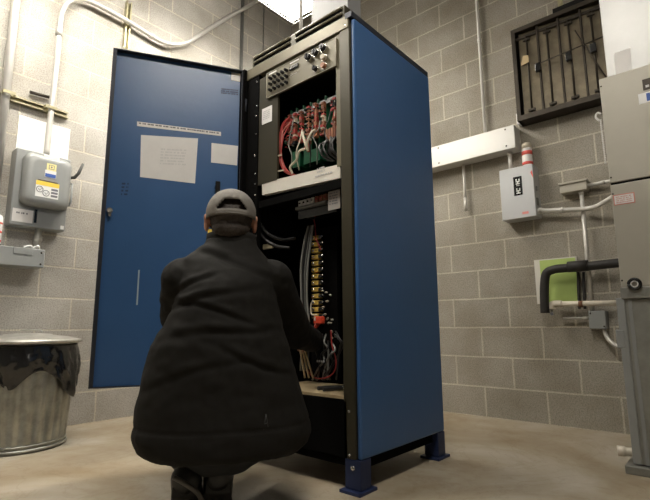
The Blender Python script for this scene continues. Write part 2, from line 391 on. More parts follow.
p = onp(.42, .56); m.box(p-V((.001, .022, .001)), p+V((0, .022, .001))); m.build('white_marking', PAPER, cp)

# ---- circuit rack
RX = X0+.07
m = MB(); m.box((RX+.26, -2.11, 1.33), (RX+.265, -1.70, 1.72)); m.box((RX, -2.115, 1.325), (RX+.26, -1.70, 1.332)); rack = m.build('circuit_rack', BLACK, cab)
m = MB()
for dx in (0, .018, .036, .054): m.box((RX+dx, -2.11, 1.665), (RX+dx+.010, -1.715, 1.675))
m.box((RX-.002, -2.11, 1.655), (RX+.002, -1.715, 1.678)); m.build('rack_rail', GREYLT, rack)
rnd = random.Random(3)
cards = [-1.735, -1.775, -1.82, -1.868, -1.915, -1.962, -2.03, -2.094]
for ci, y in enumerate(cards):
    big = y == -2.035
    m = MB(); m.box((RX-(.035 if big else 0), y-.0015, 1.40 if not big else 1.48), (RX+.24, y+.0015, 1.69 if big else 1.67))
    for k in range(16):
        xx = rnd.uniform(RX+.01, RX+.2); zz = rnd.uniform(1.43, 1.63) if not big else rnd.uniform(1.5, 1.66)
        m.box((xx, y-.009, zz), (xx+rnd.uniform(.008, .02), y, zz+rnd.uniform(.006, .014)), rnd.choice([BLACKG, BROWN, CREAM, ORANGE, GREYW]) if not big else GREENB)
    if not m.mats: pass
    m.mats = [GREENB] + [q for q in m.mats if q is not GREENB] if False else m.mats
    b = m.build('circuit_board', GREENB, rack)
    m = MB(); top, bot = (1.66, 1.50) if ci != 3 else (1.66, 1.44)
    if big: top, bot = 1.56, 1.50
    zz = bot
    while zz < top:
        h = rnd.uniform(.006, .013); mm = rnd.choice([REDINS, BROWN, BROWN, ORANGE, BLACKG, CREAM if ci % 2 else REDINS])
        m.box((RX-.014-rnd.random()*.012, y-.001, zz), (RX-.001, y+.015, zz+h*.85), mm)
        if rnd.random() < .6: m.box((RX-.012-rnd.random()*.014, y+.017, zz), (RX-.001, y+.028, zz+h*.7), rnd.choice([BROWN, BLACKG, GREYW, GREENB, REDINS]))
        zz += h
    m.build('terminal_row', None, b)
    m = MB(); m.box((RX-.018, y+.001, bot), (RX-.014, y+.004, top)); m.build('edge_strip', ORANGE if ci != 6 else CREAM, b)
    m = MB(); m.box((RX-.01, y-.006, 1.672), (RX+.006, y+.002, 1.69)); m.build('pull_tab', GREENB, b)
# lower green boards and orange terminals
for (y, h) in ((-1.775, .08), (-1.85, .09), (-1.90, .06)):
    m = MB(); m.box((RX-.012, y-.028, 1.385), (RX-.008, y+.022, 1.385+h)); m.build('relay_board', GREENB, rack)
for k in range(5):
    y = -1.985-k*.0155; m = MB(); m.box((RX-.025, y-.0055, 1.455), (RX, y+.0055, 1.512), ORANGE if k % 2 == 0 else BROWN)
    m.box((RX-.028, y-.003, 1.45), (RX-.024, y+.003, 1.457), CREAM); m.build('orange_terminal', None, rack)
def wire(name, pts, r, mm, par, n=7, seg=6):
    m = MB(); m.tube(bez(pts, n), r, None, seg); return m.build(name, mm, par)
for k in range(5):                                  # red bundle at the left of the rack
    y = -1.712-rnd.random()*.022; j = lambda a=.006: rnd.uniform(-a, a)
    wire('red_wire', [(RX-.02+j(), y-.02, 1.655-k*.01), (RX-.035, y+.012+j(), 1.62-k*.012), (RX-.045, y+.018+j(), 1.54), (RX-.05, y+.016+j(), 1.45), (RX-.045, y-.012+j(), 1.37), (RX-.03, y-.06, 1.335)], .0040, REDINS if k != 3 else mat('pink_insulation', (.5, .16, .13), .5), rack)
for (za, ya) in ((1.45, -1.70), (1.37, -1.715)):
    m = MB(); m.tube([(RX-.058, ya+.025, za), (RX-.058, ya-.022, za-.004)], .004, None, 6); m.build('cable_tie', CREAM, rack)
for k in range(5):                                  # hanging wires between the boards
    y = -1.77-k*.06+rnd.uniform(-.01, .01); zt = rnd.uniform(1.56, 1.64); mm = [GREYW, CREAM, BLACKW, GREYW, BLACKW][k % 5]
    wire('wire', [(RX-.02, y, zt), (RX-.045, y-.012, zt-.05), (RX-.05, y+rnd.uniform(-.03, .03), 1.49), (RX-.05, y+rnd.uniform(-.03, .03), 1.43), (RX-.02, y+.02, 1.36)], .003, mm, rack)
# pale forked cables in the middle
wire('pale_cable', [(RX-.05, -1.862, 1.525), (RX-.065, -1.872, 1.505), (RX-.07, -1.892, 1.46), (RX-.06, -1.90, 1.42)], .0062, CREAM, rack)
wire('pale_cable', [(RX-.05, -1.935, 1.515), (RX-.065, -1.925, 1.50), (RX-.07, -1.905, 1.455), (RX-.06, -1.898, 1.42)], .0062, CREAM, rack)
wire('pale_cable', [(RX-.06, -1.885, 1.435), (RX-.065, -1.85, 1.43), (RX-.06, -1.825, 1.395), (RX-.06, -1.785, 1.37), (RX-.05, -1.79, 1.34)], .0055, CREAM, rack)
for k in range(3): wire('grey_cable', [(RX-.03, -2.055-k*.01, 1.60), (RX-.05, -2.075-k*.006, 1.53), (RX-.055, -2.07-k*.01, 1.44), (RX-.03, -2.085, 1.36)], .003, [GREYW, CREAM, GREYW][k], rack)
for k in range(9):
    y = rnd.uniform(-2.07, -1.93); wire('black_wire', [(RX-.02, y, 1.46), (RX-.05, y+rnd.uniform(-.03, .03), 1.43+rnd.uniform(-.02, .02)), (RX-.055, y+rnd.uniform(-.04, .04), 1.38), (RX-.02, y-.04, 1.35)], .0052, BLACKW, rack, 5)

# ---- white shelf front, with pencil marks
m = MB(); a = at(262, 183, 'X', X0+.006); b = at(340, 164, 'X', X0+.006); c = at(262, 195, 'X', X0+.006); d = at(340, 178, 'X', X0+.006)
m.hexa([c, d, d+X*.03, c+X*.03, a, b, b+X*.03, a+X*.03]); sh = m.build('white_shelf', mat('ivory_panel', (.74, .70, .62), .6, 0, .04, 15), cab)
m = MB(); dashes(m, at(315, 179, 'X', X0+.005)+Z*.004, -Y, Z, -X, .10, .012, 1, None, 9); dashes(m, at(317, 174, 'X', X0+.005), -Y, Z, -X, .045, .03, 2, None, 4)
m.build('handwriting', INKLT, sh)
m = MB(); m.box((X0+.036, -2.11, 1.235), (X0+.3, -1.57, 1.25)); m.build('shelf_plate', BLACK, cab)
m = MB(); m.box((X0+.004, -2.105, 1.205), (X0+.02, -1.57, 1.24)); m.build('cross_bar', BLACK, cab)

# ---- lower bay
LX = X0+.045
a = at(298, 203, 'X', LX); b = at(325, 212, 'X', LX)
m = MB(); m.box((LX+.012, b.y-.06, b.z-.005), (LX+.06, a.y+.01, a.z+.04)); rb = m.build('relay_block', BLACKG, cab)
for k in range(7):
    y = a.y-.012-k*.026; z = a.z-.004+k*.0005
    m = MB(); m.box((LX, y-.011, z-.016), (LX+.012, y+.011, z+.014), PAPER if k < 4 else BROWN, .003); m.box((LX-.004, y-.004, z-.004), (LX, y+.004, z+.003), BLACKG if k < 4 else REDINS)
    m.build('relay_socket', None, rb)
m = MB(); m.box((LX-.008, b.y-.01, a.z-.034), (LX+.03, a.y+.012, a.z-.020), None, .003); m.build('relay_ledge', GREYDK, rb)
a = at(328, 188, 'X', X0+.03); b = at(340, 208, 'X', X0+.03)
m = MB(); m.box((X0+.03, b.y, b.z), (X0+.033, a.y, a.z+.01)); wl = m.build('white_card', mat('aged_card', (.40, .37, .34), .8), cab)
m = MB(); dashes(m, V((X0+.0295, a.y-.008, b.z+.02)), -Y, Z, -X, abs(a.y-b.y)*.7, .06, 5, None, 12); m.build('print', INK, wl)
# gold terminal column
TX = X0+.14
ya = at(318, 270, 'X', TX).y; za = at(318, 316, 'X', TX).z; zb = at(318, 238, 'X', TX).z
m = MB(); m.box((TX+.02, ya-.10, za-.25), (TX+.04, ya+.06, zb+.05)); tb = m.build('terminal_backplate', BLACK, cab)
nT = 13
for k in range(nT):
    z = za+(zb-za)*k/(nT-1)
    m = MB(); m.box((TX-.012, ya-.014, z-.0105), (TX+.02, ya+.030, z+.0105), BRASS, .002)
    m.ell((TX-.014, ya+.018, z), (.005, .007, .007), CHROME, None, 8, 6)
    m.box((TX-.014, ya-.034, z-.007), (TX+.01, ya-.014, z+.007), BLACKG); m.ell((TX-.016, ya-.042, z+.003), (.004, .0045, .0045), CHROME, None, 8, 6)
    m.build('brass_terminal', None, tb)
for k in range(13):                                   # cream spade lugs scattered right of the column
    z = za+rnd.uniform(-.10, .12); y = ya-.055-rnd.random()*.05-max(0, (za-z))*.3
    m = MB(); m.ell((TX-.03, y, z), (.006, .0065+rnd.random()*.004, .0045), mat('dull_lug', (.36, .32, .24), .5), Matrix.Rotation(rnd.uniform(-1, 1), 3, 'X'), 8, 6); m.build('wire_lug', None, tb)
for k in range(4):
    y0 = at(301+k*2.2, 250, 'X', TX-.04).y
    wire('grey_cable' if k % 2 else 'black_cable', [(TX-.02, y0-.03+k*.004, 1.10), (TX-.03, y0-.012, 1.02), (TX-.04, y0, .90), (TX-.04, y0+rnd.uniform(-.008, .008), .75), (TX-.04, y0-.01, .62), (TX-.03, y0+.01, .42)], .005, [GREYW, BLACKW, mat('dark_grey_insulation', (.10, .10, .09), .5), GREYW][k], cab)
def q(px, py, x): return at(px, py, 'X', x)
wire('red_lead', [q(312, 212, TX), q(315, 225, TX), q(316, 238, TX-.02), q(321, 250, TX-.02)], .003, REDINS, cab)
wire('red_lead', [q(331, 330, TX-.05), q(332, 345, TX-.05), q(336, 360, TX-.05), q(334, 372, TX-.05), q(325, 378, TX-.05), q(313, 377, TX-.05), q(307, 368, TX-.05)], .003, REDINS, cab)
wire('white_lead', [q(317, 315, TX-.07), q(311.5, 314, TX-.07), q(311, 305, TX-.07), q(313, 300, TX-.07)], .003, CREAM, cab)
for k in range(10):
    px = rnd.uniform(318, 336); py = rnd.uniform(325, 372)
    wire('black_wire', [q(px, py, TX-.03), q(px+rnd.uniform(-8, 8), py+8, TX-.06), q(px+rnd.uniform(-8, 8), py+16, TX-.05), q(px+rnd.uniform(-14, 8), 380, TX-.04)], .0045, [BLACKW, GREYW, BLACKW][k % 3], cab, 5)
for k in range(3):
    a0 = (300+k*2, 345); wire('tan_strap', [q(a0[0]-1, 345, TX-.06), q(a0[0]+2+k, 360, TX-.06), q(a0[0]+5+k*2, 378, TX-.06)], .0045, CARD, cab)
m = MB(); p = q(322, 361, TX-.05); m.box(p-V((.012, .025, .008)), p+V((.01, .025, .008)), BLACKG)
for k in range(4): m.box(p+V((-.015, .018-k*.012, -.004)), p+V((-.011, .011-k*.012, .004)), GREYLT)
m.build('small_connector', None, cab)
for (px, py) in ((258, 205), (264, 225), (274, 232)): pass
wire('black_hose', [q(256, 205, X0+.06), q(260, 222, X0+.05), q(268, 234, X0+.05), q(283, 240, X0+.08), q(296, 238, X0+.12)], .011, BLACKG, cab)
wire('black_hose', [q(258, 225, X0+.06), q(264, 238, X0+.05), q(276, 246, X0+.06), q(290, 248, X0+.1)], .009, BLACKW, cab)
m = MB(); a = q(264, 250, X0+.06); b = q(274, 243, X0+.06); m.box((X0+.05, b.y, a.z), (X0+.06, a.y, b.z), None, .002); m.build('small_tag', mat('tag_khaki', (.28, .24, .15), .7), cab)
# beaded wiring duct beside the right post
m = MB(); ztop = q(342, 250, X0+.03).z; n = 56
for k in range(n):
    z = ztop-(ztop-.375)*k/n; m.box((X0+.026, -2.099, z), (X0+.05, -2.086, z+.006))
m.build('slotted_duct_teeth', GREYLT, cab)
m = MB(); m.box((X0+.03, -2.104, .37), (X0+.06, -2.098, ztop+.01)); m.build('slotted_duct', GREYDK, cab)
# tan bottom board and loose tools
m = MB(); m.box((X0+.005, -2.10, .337), (X0+.30, -1.62, .349)); m.build('bottom_board', CARD, cab)
tl = thing('pliers', q(325, 388, X0+.08).xyz, 'black handled pliers lying on the tan board inside the cabinet', 'tool')
p1, p2, p3 = V((X0+.04, -1.93, .362)), V((X0+.13, -2.00, .362)), V((X0+.19, -2.06, .362))
tl.location = (p2.x, p2.y, .35)
m = MB(); m.tube(bez([p1, (p1+p2)/2+V((.012, .006, 0)), p2]), .0085, None, 8); m.build('handle', BLACKW, tl)
m = MB(); m.tube(bez([p1+V((-.015, -.045, 0)), (p1+p2)/2+V((-.02, -.022, 0)), p2]), .0085, None, 8); m.build('handle', BLACKW, tl)
m = MB(); m.tube([p2, p3], [.011, .005], None, 8); m.ell(p2, (.014, .014, .01)); m.build('jaw', CHROME, tl)

# ---- the open door
H = V((X0-.004, Y1+.004, 0)); E_ = V((-2.345, -1.133, 0)); dd = (E_-H).normalized(); dn = V((dd.y, -dd.x, 0))
if dn.dot(CAM-H) < 0: dn = -dn
DW = (E_-H).length; DZ0, DZ1 = .358, 1.985
o = H+Z*DZ0-dn*.028
m = MB(); m.obox(o, dd, Z, dn, DW, DZ1-DZ0, .003); door = m.build('door', BLUE, cab)
m = MB()
m.obox(o+Z*(DZ1-DZ0-.004), dd, Z, dn, DW, .004, .032); m.obox(o, dd, Z, dn, DW, .004, .032)
m.obox(o+dd*(DW-.004), dd, Z, dn, .004, DZ1-DZ0, .032); m.obox(o, dd, Z, dn, .004, DZ1-DZ0, .032)
m.obox(o+dd*(DW-.018)+dn*.028, dd, Z, dn, .018, DZ1-DZ0, .003); m.obox(o+dn*.028, dd, Z, dn, .022, DZ1-DZ0, .003)
m.build('door_flange', EDGE, door)
for z in (.55, 1.15, 1.75):
    m = MB(); m.cyl(H+Z*z+dn*.004, H+Z*(z+.07)+dn*.004, .008, None, 10); m.build('hinge', EDGE, door)
DP = H-dn*.0245
def dpt(px, py): return atp(px, py, DP, dn)
def sheet(name, tl_, tr_, br_, bl_, mm, par, n, th=.0012):
    pts = [bl_, br_, tr_, tl_]; m = MB(); m.hexa([p for p in pts] + [p+n*th for p in pts]); return m.build(name, mm, par)
s1 = sheet('paper', dpt(141, 135), dpt(198, 138.5), dpt(195, 183.5), dpt(140, 177), PAPER, door, dn)
u_ = (dpt(198, 138.5)-dpt(141, 135)); uw = u_.length; u_.normalize()
m = MB(); dashes(m, dpt(160, 165)+dn*.0012, u_, Z, dn, uw*.45, .09, 6, None, 21); m.build('faded_print', mat('very_faded_ink', (.68, .67, .66), .8), s1)
s2 = sheet('paper', dpt(211.5, 143), dpt(238, 146), dpt(237, 165.5), dpt(211, 162.5), PAPER, door, dn)
s3 = sheet('label_strip', dpt(137, 121.5), dpt(221, 132), dpt(221, 136), dpt(137, 126), PAPER, door, dn)
pa, pb = dpt(139, 125), dpt(219, 135); uu = (pb-pa); L_ = uu.length; uu.normalize(); vv = (dpt(137, 121.5)-dpt(137, 126)).normalized()
m = MB(); dashes(m, pa+dn*.0012+vv*.002, uu, vv, dn, L_, .014, 1, None, 33); m.build('print', INK, s3)
s4 = sheet('note', dpt(231.5, 72.5), dpt(242, 74), dpt(241.5, 82), dpt(231, 80), PAPER, door, dn)
m = MB(); dashes(m, dpt(221, 94)+dn*.0008, u_, Z, dn, .09, .035, 3, None, 41); dashes(m, dpt(121, 196)+dn*.0008, u_, Z, dn, .03, .07, 4, None, 43)
m.build('pen_scribble', mat('dark_blue_ink', (.02, .04, .1), .7), door)
m = MB(); m.obox(dpt(136.2, 305)+dn*.0004, u_, Z, dn, .0065, .165, .0008); m.build('scratch', mat('bare_scratch', (.42, .5, .55), .6), door)
m = MB(); m.box((X0-.022, Y1-.004, DZ0), (X0+.012, Y1+.03, DZ1)); m.build('hinge_strip', BLACK, door)
p = dpt(110, 211); m = MB(); m.cyl(p, p+dn*.018, .013, None, 14); m.cyl(p+dn*.018, p+dn*.024, .009, None, 12); m.box(p+dn*.012+V((-.006, -.006, -.03)), p+dn*.012+V((.006, .006, -.008)), None, .002); m.build('lock', CHROME, door)
p = dpt(217, 188); m = MB(); m.cyl(p, p+dn*.03, .013, None, 12); m.obox(p+dn*.03-dd*.012-Z*.055, dd, Z, dn, .024, .08, .012, None, .004); m.build('latch', BLACKG, door)
m = MB(); a = dpt(207, 236); m.obox(a+dn*.03-Z*.06-dd*-.0, -dd, Z, dn, .05, .09, .0015); m.build('yellow_tag', YELLOW, door)
m = MB(); m.tube([p+dn*.04-Z*.04, a+dn*.031+Z*.025-dd*.02], .0012, None, 5); m.build('tag_string', BLACKW, door)

# ================================================================== things above the cabinet
a = at(348, 8, 'Y', -2.06); b = at(361, 8, 'Y', -2.06)
zc = ZT+.062
m = MB(); m.box((a.x, -2.06, zc), (b.x, -1.96, 4.1), None, .004); m.box((a.x+.004, -1.96, zc+.01), (b.x, -1.82, 2.5), None, .004)
tag(m.build('riser_duct', mat('dull_grey_duct', (.24, .24, .24), .5, .2)), 'grey rectangular metal duct rising from the cabinet top corner', 'duct')
for i, (px, r) in enumerate(((301, .011), (313, .008), (320.5, .011))):
    p = at(px, 15, 'X', -1.55)
    m = MB(); m.cyl((p.x, p.y, zc), (p.x, p.y, 4.1), r, None, 12); m.cyl((p.x, p.y, zc), (p.x, p.y, zc+.03), r*1.5, None, 12)
    tag(m.build('vertical_conduit', CONDUITW), ['white conduit rising from cabinet top in front of the lamp, farthest left', 'thin white conduit rising from cabinet top between two thicker ones', 'white conduit rising from cabinet top beside the grey duct'][i], 'conduit', 'conduits on top of the cabinet')

# ================================================================== LEFT WALL
def cond(name, pts, r, mm, label, couplings=(), n=8, straps=()):
    t = thing(name, V(pts[0]), label, 'pipe')
    m = MB(); m.tube(bez(pts, n) if len(pts) > 2 else pts, r, None, 14); m.build('pipe', mm, t)
    for (a, b) in couplings: m = MB(); m.cyl(a, b, r*1.25, None, 14); m.build('coupling', mm, t)
    return t
cond('conduit', [(-2.517, -.034, 1.096), (-2.517, -.034, 4.1)], .025, CONDUIT, 'thick grey vertical pipe on the block wall at the far left')
Yc = -.055
def lw(px, py, y=Yc): return at(px, py, 'Y', y)
pts = [lw(46.5, 154), lw(49, 130), lw(53, 95), lw(57, 60), lw(59.5, 30), lw(62.5, 11), lw(69, 2), lw(78, -1), lw(88, 0.5), lw(100, 6), lw(115, 14), lw(130, 22.5), lw(150, 35), lw(163, 42), lw(175, 44.5), lw(188, 42), lw(201, 34), lw(217, 24), lw(232, 15), lw(247, 7), lw(268, -6), lw(285, -18)]
c1 = cond('conduit', pts, .0175, CONDUIT, 'grey conduit bending over from the safety switch and along the wall to the lamp', [(lw(58.8, 36), lw(59.3, 28)), (lw(150, 35), lw(154, 37.3))], 6)
cond('conduit', [(-.683, -.018, 0), (-.683, -.018, 4.1)], .016, GREYDK, 'dark vertical pipe on the block wall behind the open door')
m = MB(); a = at(264, 5, 'Y', -.012); m.cyl((a.x, -.012, 0), (a.x, -.012, 4.1), .005, None, 8); tag(m.build('thin_cable', GREYW), 'thin vertical cable on the block wall beside the lamp', 'cable')
# straight strut pieces
def strut(name, a, b, w_, label):
    a = V(a); b = V(b); t = (b-a); L = t.length; t.normalize(); s = t.cross(Y).normalized()
    m = MB(); o_ = a-s*w_/2
    m.obox(o_, t, s, -Y, L, .004, .03); m.obox(o_+s*(w_-.004), t, s, -Y, L, .004, .03); m.obox(o_, t, s, -Y, L, w_, .003)
    for sg in (0, w_-.011): m.obox(o_+s*sg-Y*.027, t, s, -Y, L, .011, .003)
    n = int(L/.05)
    return tag(m.build(name, STRUT), label, 'bracket')
strut('strut_channel', (-2.62, 0, 2.05), (-2.15, 0, 2.05), .042, 'horizontal zinc strut channel clamped behind the two left pipes')
strut('strut_channel', (-1.786, 0, 2.74), (-1.786, 0, 3.12), .042, 'short vertical zinc strut channel above the top corner of the open door')
m = MB(); a = lw(30, 92, -.02); b = lw(50, 97.5, -.02); m.tube([a, (a+b)/2, b], .011, None, 8); tag(m.build('pipe_scrap', BRONZE), 'short dark brush like strip stuck to wall above the strut', 'strip')
for (px, py, lab) in ((9, 93, 'zinc clamp holding the thick far left pipe to the strut channel'), (50.5, 108, 'zinc clamp holding the bent conduit to the strut channel')):
    q_ = at(px, py, 'Y', -.06); m = MB(); m.box(q_+V((-.030, -.018, -.010)), q_+V((.030, -.014, .010)), None, .001); m.box(q_+V((-.034, -.018, -.010)), q_+V((-.029, .026, .010))); m.box(q_+V((.029, -.018, -.010)), q_+V((.034, .026, .010)))
    tag(m.build('pipe_clamp', STRUT), lab, 'clamp')
# white sheet of paper
a = at(18, 117, 'Y', -.004); b = at(70, 130, 'Y', -.004)
m = MB(); m.box((-2.425, -.005, 1.70), (-2.12, 0, 1.965)); tag(m.build('paper_sheet', PAPERLT), 'blank white sheet on block wall behind the safety switch', 'paper')
# safety switch
sx0, sx1, sz0, sz1, sy = -2.445, -2.135, 1.235, 1.715, -.11
sw = thing('safety_switch', ((sx0+sx1)/2, 0, sz0), 'grey domed safety switch box with warning labels on the left wall', 'electrical box')
m = MB(); m.box((sx0, sy, sz0), (sx1, -.006, sz1), None, .006); m.build('enclosure', GREYBOX, sw)
m = MB(); rr = []
def rrect(cx, cz, hw, hz, r, y, n=6):
    out = []
    for (sx_, sz_, a0) in ((1, 1, 0), (-1, 1, PI/2), (-1, -1, PI), (1, -1, 3*PI/2)):
        for k in range(n+1): a_ = a0+PI/2*k/n; out.append(V((cx+sx_*(hw-r)+r*math.cos(a_), y, cz+sz_*(hz-r)+r*math.sin(a_))))
    return out
cxx = -2.275; czz = 1.525
for (hw, hz, y) in ((.135, .165, sy+.004), (.135, .165, sy-.035), (.128, .158, sy-.052), (.115, .145, sy-.062), (.09, .12, sy-.066)): rr.append(rrect(cxx, czz, hw, hz, .045, y))
m.rings(rr); cov = m.build('domed_cover', GREYBOX, sw)
yf = sy-.066
def dec(name, x0, x1, z0, z1, mm, par, y=None, th=.001):
    y = yf-.0005 if y is None else y
    m = MB(); m.box((x0, y-th, z0), (x1, y, z1)); return m.build(name, mm, par)
dec('tape', -2.315, -2.225, 1.655, 1.69, PAPER, cov, sy-.05, .012)
yl = dec('maker_label', -2.295, -2.24, 1.592, 1.636, YELLOWP, cov)
m = MB(); yy = yf-.002
for (a_, b_) in (((-2.283, 1.600), (-2.252, 1.603)), ((-2.283, 1.625), (-2.252, 1.628)), ((-2.283, 1.600), (-2.280, 1.628)), ((-2.255, 1.600), (-2.252, 1.628))): m.box((a_[0], yy-.0006, a_[1]), (b_[0], yy, b_[1]))
m.box((-2.272, yy-.0006, 1.609), (-2.263, yy, 1.619)); m.build('square_emblem', INK, yl)
wl2 = dec('small_white_label', -2.302, -2.238, 1.545, 1.592, PAPER, cov)
m = MB(); m.box((-2.300, yy-.0006, 1.548), (-2.240, yy, 1.570)); m.build('blue_band', BLUEL, wl2)
wr = dec('warning_label', -2.345, -2.215, 1.415, 1.515, PAPERLT, cov)
m = MB(); m.box((-2.345, yy-.0006, 1.488), (-2.215, yy, 1.515)); m.build('yellow_band', YELLOW, wr)
m = MB()
for cx_, cz_ in ((-2.322, 1.462), (-2.286, 1.443)):
    m.tube([(cx_+.018*math.cos(t*PI/8), yy-.001, cz_+.018*math.sin(t*PI/8)) for t in range(17)], .0018, None, 4)
    m.tube([(cx_+.010, yy-.001, cz_+.006), (cx_, yy-.001, cz_-.008), (cx_-.008, yy-.001, cz_+.003)], .0018, None, 4)
for k in range(3): m.box((-2.258, yy-.0006, 1.425+k*.02), (-2.220, yy, 1.438+k*.02))
m.build('pictograms', INK, wr)
m = MB(); m.box((-2.335, yf-.004, 1.518), (-2.225, yf, 1.522)); m.build('cover_slot', mat('rusty_brown', (.12, .07, .05), .6), cov)
lb = dec('write_on_label', -2.435, -2.325, 1.255, 1.335, PAPER, sw, sy-.0005)
m = MB(); dashes(m, V((-2.415, sy-.0017, 1.30)), X, Z, -Y, .07, .02, 1, None, 8); m.build('print', INK, lb)
dec('door_latch', -2.318, -2.304, 1.262, 1.345, BLACKG, sw, sy-.0005, .006); dec('sticker', -2.165, -2.145, 1.245, 1.268, PAPERLT, sw, sy-.0005)
m = MB(); m.tube([(sx1, sy+.03, 1.60), (sx1+.028, sy-.005, 1.60), (sx1+.045, sy-.02, 1.63), (sx1+.065, sy-.03, 1.70)], [.009, .011, .011, .008], None, 10)
m.tube([(sx1, sy+.03, 1.56), (sx1+.012, sy-.02, 1.55), (sx1+.012, sy-.02, 1.43), (sx1+.004, sy-.01, 1.40)], .007, GREYBOX, 8); m.build('handle', mat('dark_handle', (.06, .06, .055), .5), sw)
m = MB(); m.cyl((-2.273, -.06, 1.24), (-2.273, -.06, 1.096), .020, None, 14); m.cyl((-2.273, -.06, 1.155), (-2.273, -.06, 1.19), .026, None, 14); m.build('nipple', GALV, sw)
# wireway below
ww = thing('wireway', (-2.6, 0, .97), 'grey metal wireway trough on the left wall below the safety switch', 'wireway')
m = MB(); m.box((-3.3, -.15, .985), (-2.25, 0, 1.095), None, .004)
m.build('trough', GREYBOX, ww)
m = MB(); m.box((-2.42, -.1535, 1.055), (-2.32, -.150, 1.093), None, .001); m.build('cover_tab', GREYBOX, ww)
for p in ((-2.27, 1.075), (-2.27, 1.005)): m = MB(); m.ell((p[0], -.1505, p[1]), (.006, .004, .006), None, None, 8, 6); m.build('screw', BRONZE, ww)
m = MB(); m.tube(bez([(-2.36, -.12, 1.102), (-2.33, -.135, 1.112), (-2.31, -.12, 1.103), (-2.29, -.14, 1.114), (-2.275, -.115, 1.103)]), .007, None, 7); tag(m.build('tissue', PAPERLT), 'small crumpled white tissue on top of the left wireway', 'tissue')
# spray can on the wireway
sc = thing('spray_can', (-2.510, -.114, 1.0955), 'white aerosol can with red bands standing on wireway at the left edge', 'can')
m = MB(); m.lathe((-2.510, -.114, 1.0955), [(.030, 0), (.032, .004), (.032, .165), (.026, .178), (.014, .185)]); m.build('can_body', PAPER, sc)
for (z0_, z1_) in ((.02, .032), (.072, .084), (.125, .135)): m = MB(); m.lathe((-2.510, -.114, 1.0955), [(.0325, z0_), (.0325, z1_)]); m.build('red_band', REDL, sc)
m = MB(); m.lathe((-2.510, -.114, 1.0955), [(.013, .185), (.012, .205), (.006, .212)]); m.build('nozzle', CREAM, sc)
m = MB(); m.lathe((-2.510, -.114, 1.0955), [(.033, 0), (.033, .008)]); m.build('base_rim', BLACKG, sc)

# ================================================================== TRASH CAN
tc = V((-2.355, -.33, 0)); can = thing('trash_can', tc, 'galvanised ribbed trash can with black liner and flat lid', 'trash can')
wob = lambda a, z: 1 + (.018*max(-1, min(1, 2.2*math.cos(a*26))) if .04 < z < .47 else 0)
m = MB(); m.lathe(tc, [(.205, 0), (.222, .0), (.222, .012), (.218, .02), (.220, .04), (.2205, .045), (.232, .25), (.238, .46), (.239, .475), (.242, .53)], None, 208, wob=wob); m.build('can_body', CANM, can)
m = MB(); m.tube([(tc.x+.226*math.cos(t*PI/24), tc.y+.226*math.sin(t*PI/24), .014) for t in range(49)], .007, None, 8); m.tube([(tc.x+.222*math.cos(t*PI/24), tc.y+.222*math.sin(t*PI/24), .034) for t in range(49)], .005, None, 8); m.build('base_ring', CANM, can)
# liner: draped plastic with an uneven hem
m = MB(); n = 200; rg = []
def hem(a):
    d = (a-math.radians(-45)+PI) % (2*PI)-PI
    return .095 + .22*math.exp(-(d/.5)**2) + .03*math.sin(3*a+1) + .10*math.exp(-(((a-math.radians(-122)+PI) % (2*PI)-PI)/.3)**2)
for k in range(19):
    t = k/18; ring = []
    for j in range(n):
        a_ = 2*PI*j/n; z = .535-hem(a_)*t; r = .248+.012*math.sin(PI*t)+.010*noise.noise(V((math.cos(a_)*4, math.sin(a_)*4, t*2)))*2*t+.007*math.sin(a_*17+3*t)*t+.012*noise.noise(V((a_*5, t*3, 2)))*t+.006*noise.noise(V((a_*14, t*7, 5)))*min(1, 3*t) + .016*math.exp(-(((a_-math.radians(-45)+PI) % (2*PI)-PI)/.4)**2)*t
        ring.append(V((tc.x+r*math.cos(a_), tc.y+r*math.sin(a_), z)))
    rg.append(ring)
m.rings(rg, None, False); bg = m.build('bin_liner', BAG, can)
sm = bg.modifiers.new('thick', 'SOLIDIFY'); sm.thickness = .0015
m = MB(); m.lathe(tc+V((0, 0, .54)), [(.262, 0), (.268, .004), (.268, .014), (.262, .020), (.20, .034), (.12, .044), (.11, .050), (.04, .054), (.001, .055)], None, 72); ld = m.build('lid', GALV, can)
m = MB(); c_ = tc+V((.012, 0, .594)); m.tube(bez([c_+V((-.045, .03, -.006)), c_+V((-.042, .028, .014)), c_+V((0, 0, .018)), c_+V((.042, -.028, .014)), c_+V((.045, -.03, -.006))]), .004, None, 8); m.build('lid_handle', GALV, ld)

# ================================================================== RIGHT WALL
# grey cable trough
tr = thing('cable_trough', (0, -1.9, 1.83), 'pale metal cable trough mounted across the right block wall', 'wireway')
m = MB(); m.box((-.12, -2.30, 1.82), (0, -1.50, 1.985), None, .003); m.build('trough', mat('bright_trough', (.66, .65, .62), .4, .2, .03, 5), tr)
for (y, z) in ((-2.24, 1.965), (-2.24, 1.845), (-1.73, 1.965), (-1.73, 1.845)): m = MB(); m.ell((-.1205, y, z), (.004, .006, .006), None, None, 8, 6); m.build('screw', BRONZE, tr)
cond('conduit', [(-.03, -2.065, 1.985), (-.03, -2.065, 4.1)], .0115, CONDUITW, 'thin white vertical conduit on right wall running down into the cable trough', [((-.03, -2.065, 2.75), (-.03, -2.065, 2.775))])
cd = cond('conduit', [(-.035, -1.885, 1.82), (-.035, -1.885, 1.47)], .010, CONDUIT, 'short conduit stub hanging below the cable trough', [((-.035, -1.885, 1.46), (-.035, -1.885, 1.56))])
cond('conduit', [(-.05, -2.235, 1.82), (-.05, -2.235, 1.675)], .013, CONDUIT, 'short conduit nipple joining the cable trough and the grey disconnect box', [((-.05, -2.235, 1.79), (-.05, -2.235, 1.82))])
